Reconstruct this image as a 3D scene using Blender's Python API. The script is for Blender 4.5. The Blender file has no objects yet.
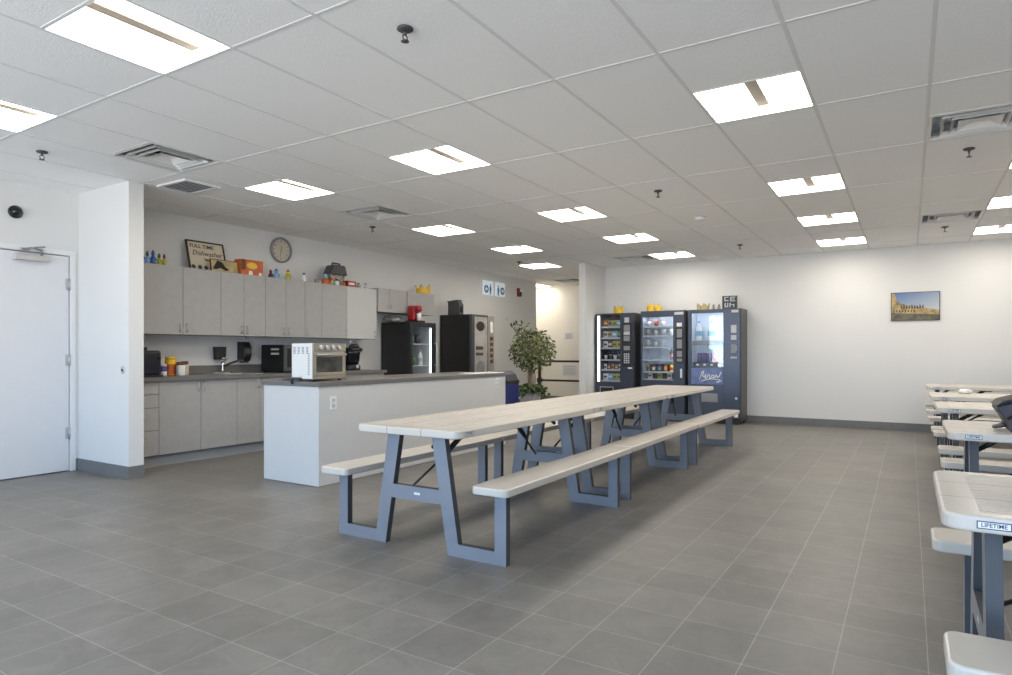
import bpy, bmesh, math, random
from mathutils import Vector, Matrix
random.seed(7)
SC = bpy.context.scene
COL = SC.collection
PI = math.pi
SKY, GND, LENS = 7.2, 8.7, 18.5      # daylight from sky and sunlit ground outside, ceiling lamps
CE = 2.718           # ceiling height
EYE = 1.161          # camera height
FOC, HX, HY, YAW = 648.0, 506.0, 352.05, 0.5565
_c, _s = math.cos(YAW), math.sin(YAW)

def on_y(u, v, y):
    """point of the vertical plane Y = y seen at photo pixel (u, v)"""
    r = (u - HX) / FOC; k = -(v - HY) / FOC
    d = (_c * r - _s, _s * r + _c, k); t = y / d[1]
    return Vector((t * d[0], y, EYE + t * d[2]))

# ------------------------------------------------------------------ materials
def mat(name, col, rough=0.5, metal=0.0, emit=None, estr=0.0, var=0.0, vscale=8.0, bump=0.0, bscale=60.0, coat=0.0, spec=0.5, island=0.0):
    m = bpy.data.materials.new(name); m.use_nodes = True
    nt = m.node_tree; b = nt.nodes['Principled BSDF']
    b.inputs['Base Color'].default_value = (*col, 1)
    b.inputs['Roughness'].default_value = rough
    b.inputs['Metallic'].default_value = metal
    b.inputs['Specular IOR Level'].default_value = spec
    b.inputs['Coat Weight'].default_value = coat
    if emit:
        b.inputs['Emission Color'].default_value = (*emit, 1)
        b.inputs['Emission Strength'].default_value = estr
    if var or bump:
        tc = nt.nodes.new('ShaderNodeTexCoord')
    if var or island:
        if island:
            n = nt.nodes.new('ShaderNodeNewGeometry'); out = n.outputs['Random Per Island']; var = island
        else:
            n = nt.nodes.new('ShaderNodeTexNoise'); n.inputs['Scale'].default_value = vscale; n.inputs['Detail'].default_value = 4
            nt.links.new(tc.outputs['Object'], n.inputs['Vector']); out = n.outputs['Fac']
        cr = nt.nodes.new('ShaderNodeValToRGB')
        cr.color_ramp.elements[0].position = 0.3 if not island else 0.0
        cr.color_ramp.elements[1].position = 0.7 if not island else 1.0
        cr.color_ramp.elements[0].color = (*[c * (1 - var) for c in col], 1)
        cr.color_ramp.elements[1].color = (*[min(1, c * (1 + var)) for c in col], 1)
        nt.links.new(out, cr.inputs['Fac']); nt.links.new(cr.outputs['Color'], b.inputs['Base Color'])
    if bump:
        n2 = nt.nodes.new('ShaderNodeTexNoise'); n2.inputs['Scale'].default_value = bscale; n2.inputs['Detail'].default_value = 3
        nt.links.new(tc.outputs['Object'], n2.inputs['Vector'])
        bp = nt.nodes.new('ShaderNodeBump'); bp.inputs['Strength'].default_value = bump; bp.inputs['Distance'].default_value = 0.01
        nt.links.new(n2.outputs['Fac'], bp.inputs['Height']); nt.links.new(bp.outputs['Normal'], b.inputs['Normal'])
    return m

def glass_mat(name, tint=(0.95, 0.98, 1.0), gloss=0.08):
    m = bpy.data.materials.new(name); m.use_nodes = True
    nt = m.node_tree; nt.nodes.clear()
    o = nt.nodes.new('ShaderNodeOutputMaterial'); t = nt.nodes.new('ShaderNodeBsdfTransparent'); g = nt.nodes.new('ShaderNodeBsdfGlossy')
    mx = nt.nodes.new('ShaderNodeMixShader')
    t.inputs['Color'].default_value = (*tint, 1); g.inputs['Roughness'].default_value = 0.03
    mx.inputs['Fac'].default_value = gloss
    nt.links.new(t.outputs[0], mx.inputs[1]); nt.links.new(g.outputs[0], mx.inputs[2]); nt.links.new(mx.outputs[0], o.inputs['Surface'])
    return m

def floor_mat():
    m = bpy.data.materials.new('floor_tile'); m.use_nodes = True
    nt = m.node_tree; N = nt.nodes; L = nt.links; b = N['Principled BSDF']
    tc = N.new('ShaderNodeTexCoord'); mp = N.new('ShaderNodeMapping')
    L.new(tc.outputs['Object'], mp.inputs['Vector'])
    P = 0.2955
    mp.inputs['Location'].default_value = (1.122 + 0.0, -2.212 + 0.0, 0)
    br = N.new('ShaderNodeTexBrick'); br.offset = 0.0; br.squash = 1.0
    br.inputs['Scale'].default_value = 1.0
    br.inputs['Brick Width'].default_value = P; br.inputs['Row Height'].default_value = P
    br.inputs['Mortar Size'].default_value = 0.0019; br.inputs['Mortar Smooth'].default_value = 0.15
    br.inputs['Bias'].default_value = 0.0
    br.inputs['Color1'].default_value = (0.150, 0.141, 0.130, 1); br.inputs['Color2'].default_value = (0.178, 0.168, 0.154, 1)
    br.inputs['Mortar'].default_value = (0.31, 0.295, 0.272, 1)
    L.new(mp.outputs[0], br.inputs['Vector'])
    n = N.new('ShaderNodeTexNoise'); n.inputs['Scale'].default_value = 4.5; n.inputs['Detail'].default_value = 10; n.inputs['Roughness'].default_value = 0.72; n.inputs['Distortion'].default_value = 0.8
    L.new(tc.outputs['Object'], n.inputs['Vector'])
    r = N.new('ShaderNodeMapRange'); r.inputs['From Min'].default_value = 0.3; r.inputs['From Max'].default_value = 0.7; r.inputs['To Min'].default_value = 0.78; r.inputs['To Max'].default_value = 1.22
    L.new(n.outputs['Fac'], r.inputs['Value'])
    mx = N.new('ShaderNodeMix'); mx.data_type = 'RGBA'; mx.blend_type = 'MULTIPLY'; mx.inputs['Factor'].default_value = 1
    L.new(br.outputs['Color'], mx.inputs['A']); L.new(r.outputs['Result'], mx.inputs['B'])
    L.new(mx.outputs['Result'], b.inputs['Base Color'])
    rr = N.new('ShaderNodeMapRange'); rr.inputs['To Min'].default_value = 0.36; rr.inputs['To Max'].default_value = 0.50
    L.new(n.outputs['Fac'], rr.inputs['Value']); L.new(rr.outputs['Result'], b.inputs['Roughness'])
    b.inputs['Specular IOR Level'].default_value = 0.5
    bp = N.new('ShaderNodeBump'); bp.inputs['Strength'].default_value = 0.25; bp.inputs['Distance'].default_value = 0.002; bp.invert = True
    L.new(br.outputs['Fac'], bp.inputs['Height']); L.new(bp.outputs['Normal'], b.inputs['Normal'])
    return m

def tabletop_mat(name, half_w, half_l, seams):
    """cream moulded plastic with a wood grain embossed inside a plain border, plank seams along the length (local Y)"""
    m = bpy.data.materials.new(name); m.use_nodes = True
    nt = m.node_tree; N = nt.nodes; L = nt.links; b = N['Principled BSDF']
    tc = N.new('ShaderNodeTexCoord'); sp = N.new('ShaderNodeSeparateXYZ'); L.new(tc.outputs['Object'], sp.inputs[0])
    def math_(op, a, bb=None):
        n = N.new('ShaderNodeMath'); n.operation = op
        for i, x in enumerate((a, bb)):
            if x is None: continue
            if isinstance(x, (int, float)): n.inputs[i].default_value = x
            else: L.new(x, n.inputs[i])
        return n.outputs[0]
    ax = math_('ABSOLUTE', sp.outputs['X']); ay = math_('ABSOLUTE', sp.outputs['Y'])
    inside = math_('MULTIPLY', math_('LESS_THAN', ax, half_w - 0.055), math_('LESS_THAN', ay, half_l - 0.09))
    mp = N.new('ShaderNodeMapping'); mp.inputs['Scale'].default_value = (26, 3.2, 10); L.new(tc.outputs['Object'], mp.inputs['Vector'])
    n = N.new('ShaderNodeTexNoise'); n.inputs['Scale'].default_value = 1.0; n.inputs['Detail'].default_value = 5; n.inputs['Distortion'].default_value = 1.6
    L.new(mp.outputs[0], n.inputs['Vector'])
    h = math_('MULTIPLY', n.outputs['Fac'], inside)
    bp = N.new('ShaderNodeBump'); bp.inputs['Strength'].default_value = 0.8; bp.inputs['Distance'].default_value = 0.028
    L.new(h, bp.inputs['Height']); L.new(bp.outputs['Normal'], b.inputs['Normal'])
    col = N.new('ShaderNodeMix'); col.data_type = 'RGBA'
    col.inputs['A'].default_value = (0.595, 0.55, 0.49, 1); col.inputs['B'].default_value = (0.24, 0.23, 0.22, 1)
    seam = 0
    if seams:
        seam = math_('LESS_THAN', math_('ABSOLUTE', math_('SUBTRACT', ax, half_w / 3)), 0.0022)
        L.new(seam, col.inputs['Factor'])
    else:
        col.inputs['Factor'].default_value = 0
    L.new(col.outputs['Result'], b.inputs['Base Color'])
    b.inputs['Roughness'].default_value = 0.27
    return m

M = {}
M['wall'] = mat('wall_paint', (0.715, 0.710, 0.70), 0.6, var=0.012, vscale=1.5)
M['wall_warm'] = mat('hall_paint', (0.80, 0.78, 0.74), 0.6, var=0.012, vscale=1.5)
M['door'] = mat('door_paint', (0.73, 0.73, 0.745), 0.45, var=0.01)
M['jamb'] = mat('jamb_paint', (0.77, 0.77, 0.77), 0.45, var=0.01)
M['tile'] = mat('ceiling_tile', (0.93, 0.93, 0.925), 0.9, var=0.03, vscale=90, bump=0.22, bscale=110)
M['tbar'] = mat('tee_bar_paint', (0.76, 0.76, 0.75), 0.8, var=0.01)
M['base'] = mat('grey_cove_base', (0.165, 0.165, 0.165), 0.5, var=0.06, vscale=20)
M['floor'] = floor_mat()
M['lens'] = mat('light_lens', (0.9, 0.9, 0.88), 0.5, emit=(1.0, 0.93, 0.82), estr=LENS)
M['lens_dim'] = mat('hall_light_lens', (0.9, 0.9, 0.88), 0.5, emit=(1.0, 0.90, 0.74), estr=LENS * .8)
M['basket'] = mat('perforated_basket', (0.20, 0.165, 0.13), 0.6, emit=(1.0, 0.85, 0.66), estr=0.05, var=0.05, vscale=60)
M['white_metal'] = mat('white_enamel', (0.78, 0.78, 0.76), 0.4, var=0.01)
M['vent_dark'] = mat('duct_dark', (0.035, 0.035, 0.035), 0.8, var=0.2)
M['vent_foil'] = mat('duct_foil', (0.55, 0.55, 0.55), 0.28, metal=0.9, var=0.25, vscale=25, bump=0.8, bscale=22)
M['chrome'] = mat('chrome', (0.72, 0.72, 0.72), 0.18, metal=1.0, var=0.03)
M['steel'] = mat('brushed_steel', (0.62, 0.60, 0.57), 0.32, metal=0.9, var=0.05, vscale=30)
M['satin'] = mat('satin_nickel', (0.55, 0.54, 0.53), 0.35, metal=0.8, var=0.03)
M['black'] = mat('black_plastic', (0.012, 0.012, 0.013), 0.35, var=0.1)
M['black_gloss'] = mat('black_gloss', (0.008, 0.008, 0.010), 0.12, var=0.1)
M['black_soft'] = mat('black_rubber', (0.02, 0.02, 0.02), 0.7, var=0.1)
M['navy'] = mat('navy_plastic', (0.010, 0.012, 0.022), 0.3, var=0.1)
M['dgrey'] = mat('dark_grey_plastic', (0.06, 0.06, 0.062), 0.5, var=0.08)
M['grey'] = mat('mid_grey_plastic', (0.25, 0.25, 0.26), 0.45, var=0.05)
M['lgrey'] = mat('light_grey_plastic', (0.52, 0.53, 0.55), 0.45, var=0.03)
M['white'] = mat('white_plastic', (0.80, 0.80, 0.80), 0.4, var=0.01)
M['paper'] = mat('paper', (0.82, 0.81, 0.79), 0.8, var=0.02)
M['lam'] = mat('cabinet_laminate', (0.385, 0.375, 0.365), 0.5, var=0.035, vscale=14)
M['lam_edge'] = mat('cabinet_edge', (0.20, 0.19, 0.18), 0.6, var=0.05)
M['lam_pale'] = mat('pale_laminate', (0.53, 0.53, 0.515), 0.5, var=0.02)
M['toe'] = mat('toe_kick', (0.30, 0.31, 0.32), 0.5, var=0.03)
M['counter'] = mat('grey_counter', (0.155, 0.150, 0.143), 0.38, var=0.14, vscale=120)
M['island'] = mat('island_panel', (0.615, 0.61, 0.605), 0.5, var=0.01)
M['frame'] = mat('blue_grey_steel', (0.248, 0.262, 0.298), 0.38, metal=0.25, var=0.03)
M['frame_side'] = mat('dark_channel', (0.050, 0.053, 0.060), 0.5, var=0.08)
M['top'] = tabletop_mat('table_plastic', 0.385, 0.915, True)
M['bench'] = tabletop_mat('bench_plastic', 0.115, 0.915, False)
M['vend'] = mat('vending_steel', (0.040, 0.048, 0.068), 0.32, metal=0.35, var=0.06, vscale=5)
M['vend_side'] = mat('vending_side', (0.095, 0.090, 0.088), 0.4, metal=0.2, var=0.05)
M['vend_door'] = mat('vending_front', (0.062, 0.072, 0.098), 0.28, metal=0.4, var=0.05, vscale=5)
M['vend_black'] = mat('vending_cavity', (0.015, 0.016, 0.02), 0.5, var=0.1)
M['vend_white'] = mat('vending_liner', (0.74, 0.78, 0.86), 0.45, var=0.02)
M['led'] = mat('led_strip', (0.9, 0.9, 0.9), 0.5, emit=(0.92, 0.96, 1.0), estr=2.2)
M['led_soft'] = mat('led_tube', (0.9, 0.9, 0.9), 0.5, emit=(0.86, 0.92, 1.0), estr=3.5)
M['oven_steel'] = mat('champagne_steel', (0.44, 0.39, 0.32), 0.36, metal=0.75, var=0.06, vscale=30)
M['led_bright'] = mat('vending_tube', (0.9, 0.9, 0.9), 0.5, emit=(0.86, 0.92, 1.0), estr=26.0)
M['glass'] = glass_mat('clear_glass')
M['win_glass'] = glass_mat('window_glass', (1, 1, 1), 0.04)
M['trunk'] = mat('tree_bark', (0.30, 0.22, 0.14), 0.8, var=0.3, vscale=30)
M['leaf'] = mat('ficus_leaf', (0.125, 0.145, 0.05), 0.4, island=0.8)
M['leaf2'] = mat('ivy_leaf', (0.06, 0.10, 0.025), 0.45, island=0.6)
M['planter'] = mat('grey_planter', (0.42, 0.40, 0.39), 0.7, var=0.08)
M['soil'] = mat('soil', (0.03, 0.022, 0.015), 0.9, var=0.3, vscale=50)
M['bin_blue'] = mat('blue_bin', (0.016, 0.022, 0.14), 0.4, var=0.08)
M['rail'] = mat('dark_rail', (0.025, 0.02, 0.018), 0.4, var=0.1)
M['red'] = mat('red_plastic', (0.32, 0.010, 0.014), 0.28, var=0.08)
M['red_alarm'] = mat('red_alarm', (0.22, 0.03, 0.02), 0.4, var=0.1)
M['yellow'] = mat('yellow_plastic', (0.80, 0.50, 0.03), 0.45, var=0.06)
M['orange'] = mat('orange_plastic', (0.55, 0.11, 0.02), 0.45, var=0.2, vscale=20)
M['cream'] = mat('cream_paper', (0.62, 0.55, 0.42), 0.7, var=0.06, vscale=20)
M['brown_frame'] = mat('brown_frame', (0.035, 0.022, 0.018), 0.5, var=0.15)
M['ink'] = mat('black_ink', (0.015, 0.014, 0.013), 0.7, var=0.05)
M['blue'] = mat('blue_plastic', (0.05, 0.13, 0.42), 0.45, var=0.2, vscale=20)
M['lblue'] = mat('light_blue', (0.22, 0.42, 0.62), 0.45, var=0.15, vscale=20)
M['green'] = mat('green_plastic', (0.05, 0.16, 0.05), 0.5, var=0.25, vscale=20)
M['lime'] = mat('lime_plastic', (0.42, 0.42, 0.05), 0.5, var=0.2, vscale=20)
M['brown'] = mat('brown_box', (0.16, 0.06, 0.025), 0.6, var=0.3, vscale=25)
M['tan'] = mat('tan_board', (0.45, 0.36, 0.18), 0.6, var=0.25, vscale=14)
M['purple'] = mat('purple_can', (0.10, 0.07, 0.25), 0.35, var=0.2, vscale=30)
M['sign_blue'] = mat('sign_blue', (0.06, 0.16, 0.36), 0.4, var=0.05)
M['sign_white'] = mat('sign_white', (0.75, 0.82, 0.86), 0.35, emit=(0.75, 0.9, 1.0), estr=0.25, var=0.02)
M['clock_face'] = mat('clock_face', (0.62, 0.56, 0.46), 0.6, var=0.03)
M['bag'] = mat('bag_nylon', (0.055, 0.055, 0.065), 0.55, var=0.15, vscale=30, bump=0.3, bscale=200)
M['bag_trim'] = mat('bag_trim', (0.010, 0.010, 0.012), 0.6, var=0.1)
M['film'] = mat('clear_film', (0.62, 0.61, 0.58), 0.15, metal=0.55, var=0.3, vscale=18, bump=0.9, bscale=16)
M['pic_sky'] = None

# ------------------------------------------------------------------ mesh builder
class MB:
    def __init__(self): self.bm = bmesh.new()
    def _new(self, before, mi, bev=0, seg=2, verts=None):
        fs = [f for f in self.bm.faces if f not in before]
        for f in fs: f.material_index = mi
        if bev:
            es = list({e for f in fs for e in f.edges})
            r = bmesh.ops.bevel(self.bm, geom=es, offset=bev, offset_type='OFFSET', segments=seg, profile=0.5, affect='EDGES', clamp_overlap=True)
            for f in r['faces']: f.material_index = mi
        return self
    def box(self, x0, x1, y0, y1, z0, z1, mi=0, bev=0, seg=2, mtx=None):
        before = set(self.bm.faces)
        x0, x1 = min(x0, x1), max(x0, x1); y0, y1 = min(y0, y1), max(y0, y1); z0, z1 = min(z0, z1), max(z0, z1)
        co = [(x, y, z) for x in (x0, x1) for y in (y0, y1) for z in (z0, z1)]
        vs = [self.bm.verts.new(mtx @ Vector(c) if mtx else c) for c in co]
        for q in ((0, 1, 3, 2), (4, 6, 7, 5), (0, 4, 5, 1), (2, 3, 7, 6), (0, 2, 6, 4), (1, 5, 7, 3)):
            self.bm.faces.new([vs[i] for i in q])
        return self._new(before, mi, bev, seg)
    def prism(self, pts, axis, a, b, mi=0, side=None, bev=0, seg=2):
        before = set(self.bm.faces)
        def P(p, t):
            return {'x': (t, p[0], p[1]), 'y': (p[0], t, p[1]), 'z': (p[0], p[1], t)}[axis]
        A = [self.bm.verts.new(P(p, a)) for p in pts]; B = [self.bm.verts.new(P(p, b)) for p in pts]
        n = len(pts)
        caps = [self.bm.faces.new(A[::-1]), self.bm.faces.new(B)]
        sides = [self.bm.faces.new([A[i], A[(i + 1) % n], B[(i + 1) % n], B[i]]) for i in range(n)]
        bmesh.ops.recalc_face_normals(self.bm, faces=caps + sides)
        for f in caps: f.material_index = mi
        for f in sides: f.material_index = mi if side is None else side
        if bev:
            es = list({e for f in caps for e in f.edges})
            bmesh.ops.bevel(self.bm, geom=es, offset=bev, segments=seg, profile=0.5, affect='EDGES', clamp_overlap=True)
        return self
    def tube(self, path, r, n=8, mi=0, closed=False):
        pts = [Vector(p) for p in path]; rings = []
        up0 = None
        for i, p in enumerate(pts):
            if closed: d = (pts[(i + 1) % len(pts)] - pts[i - 1])
            else: d = (pts[min(i + 1, len(pts) - 1)] - pts[max(i - 1, 0)])
            d = d.normalized()
            if up0 is None:
                up0 = d.orthogonal().normalized()
            u = (up0 - d * up0.dot(d)).normalized(); up0 = u
            w = d.cross(u)
            rr = r[i] if isinstance(r, (list, tuple)) else r
            rings.append([self.bm.verts.new(p + (u * math.cos(2 * PI * k / n) + w * math.sin(2 * PI * k / n)) * rr) for k in range(n)])
        m = len(rings)
        for i in range(m if closed else m - 1):
            A, B = rings[i], rings[(i + 1) % m]
            for k in range(n):
                f = self.bm.faces.new([A[k], A[(k + 1) % n], B[(k + 1) % n], B[k]]); f.material_index = mi; f.smooth = True
        if not closed:
            f = self.bm.faces.new(rings[0][::-1]); f.material_index = mi
            f = self.bm.faces.new(rings[-1]); f.material_index = mi
        return self
    def lathe(self, prof, c=(0, 0, 0), n=24, mi=0, mtx=None, smooth=True, cap=True):
        c = Vector(c); rings = []
        for r, z in prof:
            ring = []
            for k in range(n):
                p = Vector((r * math.cos(2 * PI * k / n), r * math.sin(2 * PI * k / n), z))
                if mtx: p = mtx @ p
                ring.append(self.bm.verts.new(c + p))
            rings.append(ring)
        for A, B in zip(rings, rings[1:]):
            for k in range(n):
                f = self.bm.faces.new([A[k], A[(k + 1) % n], B[(k + 1) % n], B[k]]); f.material_index = mi; f.smooth = smooth
        if cap:
            for rg in (rings[0][::-1], rings[-1]):
                f = self.bm.faces.new(rg); f.material_index = mi
        return self
    def ball(self, c, r, mi=0, sub=2, scale=(1, 1, 1), jit=0.0):
        before = set(self.bm.faces)
        mt = Matrix.Translation(c) @ Matrix.Diagonal((*[r * s for s in scale], 1))
        g = bmesh.ops.create_icosphere(self.bm, subdivisions=sub, radius=1.0, matrix=mt)
        if jit:
            for v in g['verts']: v.co += Vector((random.uniform(-1, 1), random.uniform(-1, 1), random.uniform(-1, 1))) * jit
        for f in self.bm.faces:
            if f not in before: f.material_index = mi; f.smooth = True
        return self
    def quad(self, pts, mi=0):
        f = self.bm.faces.new([self.bm.verts.new(p) for p in pts]); f.material_index = mi; return self
    def mesh_add(self, me, mtx, mi=0):
        before = set(self.bm.faces); nv = len(self.bm.verts)
        self.bm.from_mesh(me); self.bm.verts.ensure_lookup_table()
        for v in self.bm.verts[nv:]: v.co = mtx @ v.co
        for f in self.bm.faces:
            if f not in before: f.material_index = mi
        return self
    def text(self, body, size, mtx, mi=0, ext=0.0006, align='CENTER', shear=0.0, bold=0.0):
        cu = bpy.data.curves.new('lettering', 'FONT'); cu.body = body; cu.size = size; cu.extrude = ext
        cu.align_x = align; cu.offset = bold; cu.align_y = 'CENTER'; cu.shear = shear; cu.resolution_u = 3
        ob = bpy.data.objects.new('lettering', cu); COL.objects.link(ob)
        dg = bpy.context.evaluated_depsgraph_get()
        me = bpy.data.meshes.new_from_object(ob.evaluated_get(dg))
        bpy.data.objects.remove(ob); bpy.data.curves.remove(cu)
        self.mesh_add(me, mtx, mi); bpy.data.meshes.remove(me)
        return self
    def build(self, name, mats, parent=None, origin=None, recalc=True):
        if recalc: bmesh.ops.recalc_face_normals(self.bm, faces=self.bm.faces[:])
        o0 = Vector(origin) if origin is not None else (ORG[parent.name] if parent else Vector((0, 0, 0)))
        for v in self.bm.verts: v.co -= o0
        me = bpy.data.meshes.new(name); self.bm.to_mesh(me); self.bm.free()
        if not isinstance(mats, (list, tuple)): mats = [mats]
        for x in mats: me.materials.append(M[x] if isinstance(x, str) else x)
        o = bpy.data.objects.new(name, me); COL.objects.link(o)
        if parent: o.parent = parent
        else: o.location = o0
        ORG[o.name] = o0
        return o

ORG = {}
def tag(o, label, cat, group=None):
    o['label'] = label; o['category'] = cat
    if group: o['group'] = group
    return o
def thing(name, label, cat, loc, group=None):
    o = bpy.data.objects.new(name, None); COL.objects.link(o); o.location = loc; o.empty_display_size = 0.1
    ORG[o.name] = Vector(loc)
    return tag(o, label, cat, group)
def struct(name, mb, m, parent=None):
    o = mb.build(name, m, parent)
    if not parent: o['kind'] = 'structure'
    return o
def dup(root, loc, label, rotz=None, group=None):
    r = root.copy(); COL.objects.link(r); r.location = loc
    if rotz is not None: r.rotation_euler = (0, 0, rotz)
    r['label'] = label
    if group: r['group'] = group
    for ch in list(root.children):
        c = ch.copy(); COL.objects.link(c); c.parent = r
        for g in list(ch.children):
            d = g.copy(); COL.objects.link(d); d.parent = c
    return r

def face_x(x, y, z):     # right = +Y, up = +Z, towards viewer = +X
    return Matrix(((0, 0, 1, x), (1, 0, 0, y), (0, 1, 0, z), (0, 0, 0, 1)))
def face_my(x, y, z):    # right = +X, up = +Z, towards viewer = -Y
    return Matrix(((1, 0, 0, x), (0, 0, -1, y), (0, 1, 0, z), (0, 0, 0, 1)))

def rrect(x0, x1, y0, y1, r, n=5):
    pts = []
    for cx, cy, a0 in ((x1 - r, y1 - r, 0), (x0 + r, y1 - r, 90), (x0 + r, y0 + r, 180), (x1 - r, y0 + r, 270)):
        for k in range(n + 1):
            a = math.radians(a0 + 90 * k / n); pts.append((cx + r * math.cos(a), cy + r * math.sin(a)))
    return pts

# ================================================================== SETTING
XK, XD, YB, YP = -7.06, -6.96, 11.22, 3.20       # kitchen wall, door wall, back wall, kitchen end partition
XR, YF, YH = 4.6, -2.7, 13.77                    # right wall, window wall behind the camera, hall end wall
struct('floor', MB().box(-9.6, XR + 0.1, YF - 0.1, YH + 0.1, -0.12, 0), 'floor')

# ceiling: 2 x 4 ft lay-in tiles between tee bars, cells with lights and diffusers left open
CX0, CY0, PX, PY = -4.1677, 2.0827, 0.61, 1.22
LIGHTS = [(1, -.5), (-2, -.5), (1, 1.5), (-2, 1.5), (-2, 3.5), (5, 1.5), (5, 3.5), (5, 5), (5, 6.5), (1, 3.5), (1, 5), (1, 6.5),
          (-2, 5), (-3, 6.5), (8, 5), (8, 6.5), (8, 3.5), (-6, 9), (-8, 9)]  # last one is unseen, added to brighten the hallway
DIFFS = [(-2, .5), (-2, 2.5), (7, 2.5), (7, 5.5), (0, 6.5), (-4, 8.5)]
opened = {(i, int(round(j * 2))) for i, j in LIGHTS + DIFFS}
cm = MB()
for i in range(-9, 15):
    for j2 in range(-8, 20):
        if (i, j2) in opened: continue
        x0 = CX0 + i * PX; y0 = CY0 + j2 * PY / 2
        x1, y1 = x0 + PX, y0 + PY / 2
        x0, x1, y0, y1 = max(x0, -9.6), min(x1, XR + 0.1), max(y0, YF - 0.1), min(y1, YH + 0.1)
        if x1 <= x0 or y1 <= y0: continue
        cm.box(x0, x1, y0, y1, CE + 0.005, CE + 0.02)
cm.box(-9.7, XR + .2, YF - .2, YH + .2, CE + .127, CE + .147)  # unseen slab added so sky light cannot leak in around the fittings
struct('ceiling', cm, 'tile')
gm = MB()
for i in range(-8, 15):
    x = CX0 + i * PX
    gm.box(x - 0.010, x + 0.010, YF - 0.05, YH + 0.05, CE + .0025, CE + 0.0065)
for j in range(-4, 11):
    y = CY0 + j * PY
    if y < YF or y > YH: continue
    gm.box(-9.5, XR + .05, y - 0.010, y + 0.010, CE + 0.0027, CE + 0.0063)
for i, j2 in opened:
    if j2 % 2:                                           # half tile: a cross tee at its open edge
        y = CY0 + j2 * PY / 2
    else:
        y = CY0 + j2 * PY / 2 + PY / 2
    x = CX0 + i * PX
    gm.box(x, x + PX, y - 0.010, y + 0.010, CE + 0.0027, CE + 0.0063)
o = struct('trim_1', gm, 'tbar'); o['label'] = 'white metal tee bar grid of the ceiling'

T = 0.12
def wall(name, x0, x1, y0, y1, m='wall', z1=CE + 0.135): return struct(name, MB().box(x0, x1, y0, y1, 0, z1), m)
# door wall on the left with a door opening
DY0, DY1, DH = 2.19, 3.122, 2.098
wm = MB().box(XD - T, XD, YF, DY0 - .06, 0, CE + .135).box(XD - T, XD, DY1 + .002, YP + T, 0, CE + .135).box(XD - T, XD, DY0 - .06, DY1 + .002, DH, CE + .135)
struct('wall_left', wm, 'wall')
wall('wall_partition', XK - T, -6.04, YP, YP + 0.135)
wall('wall_leak_block', XD - T - .10, XD - T - .02, YF, YP)  # unseen backing added to stop daylight leaking round the door
wall('wall_kitchen', XK - T, XK, YP + 0.135, 12.62)
wall('wall_back', -4.92, XR, YB, YB + T)
wall('wall_divider', -4.92, -4.80, 10.34, YB)
wall('wall_hall', -9.6, -4.80, YH, YH + T, 'wall_warm')
wall('wall_passage', -9.6, -9.48, 12.5, YH, 'wall_warm')
wall('wall_return', -9.6, XK - T, 12.5, 12.62, 'wall_warm')
wall('wall_service', -4.92, -4.80, YB + T, YH, 'wall_warm')
# walls with windows: behind the camera and to the right
WINF = [(-6.3, -3.5), (-3.1, -.3), (.1, 2.9)]
WZ0, WZ1 = 0.15, 2.55
wm = MB().box(XD - T, XR + T, YF - T, YF, 0, WZ0).box(XD - T, XR + T, YF - T, YF, WZ1, CE + .135)
xs = [XD - T] + [v for w in WINF for v in w] + [XR + T]
for a, b in zip(xs[::2], xs[1::2]): wm.box(a, b, YF - T, YF, WZ0, WZ1)
struct('wall_front', wm, 'wall')
WINR = [(-1.6, -0.4)]
wm = MB().box(XR, XR + T, YF, YB + T, 0, WZ0).box(XR, XR + T, YF, YB + T, WZ1, CE + .135)
ys = [YF] + [v for w in WINR for v in w] + [YB + T]
for a, b in zip(ys[::2], ys[1::2]): wm.box(XR, XR + T, a, b, WZ0, WZ1)
struct('wall_right', wm, 'wall')
k = 0
for (a, b) in WINF:
    k += 1
    m = MB()
    for x in (a + .03, (a + b) / 2, b - .03): m.box(x - .03, x + .03, YF - .09, YF - .03, WZ0, WZ1)
    for z in (WZ0 + .03, WZ1 - .03): m.box(a, b, YF - .09, YF - .03, z - .03, z + .03)
    w = struct('window_%d' % k, m, 'dgrey')
    struct('pane', MB().box(a + .05, b - .05, YF - .065, YF - .06, WZ0 + .05, WZ1 - .05), 'win_glass', w)
for (a, b) in WINR:
    k += 1
    m = MB()
    for y in (a + .03, (a + b) / 2, b - .03): m.box(XR + .03, XR + .09, y - .03, y + .03, WZ0, WZ1)
    for z in (WZ0 + .03, WZ1 - .03): m.box(XR + .03, XR + .09, a, b, z - .03, z + .03)
    w = struct('window_%d' % k, m, 'dgrey')
    struct('pane', MB().box(XR + .06, XR + .065, a + .05, b - .05, WZ0 + .05, WZ1 - .05), 'win_glass', w)
# cove bases
BH = 0.115
struct('baseboard_back', MB().box(-4.80, XR, YB - .012, YB, 0, BH, bev=.002), 'base')
struct('baseboard_partition', MB().prism([(XD, YP - .012), (-6.028, YP - .012), (-6.028, YP + .135), (-6.04, YP + .135), (-6.04, YP), (XD, YP)], 'z', 0, BH), 'base')
struct('baseboard_left', MB().box(XD, XD + .012, YF, DY0 - .06, 0, BH, bev=.002).box(XD, XD + .012, DY1 + .05, YP, 0, BH, bev=.002), 'base')
struct('baseboard_divider', MB().box(-4.80, -4.788, 10.34, YB - .012, 0, BH, bev=.002).box(-4.92, -4.788, 10.328, 10.34, 0, BH, bev=.002), 'base')
struct('baseboard_hall', MB().box(-9.4, -4.92, YH - .012, YH, 0, BH, bev=.002), 'base')
struct('baseboard_kitchen', MB().box(XK, XK + .012, 9.9, 12.62, 0, BH, bev=.002), 'base')
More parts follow.
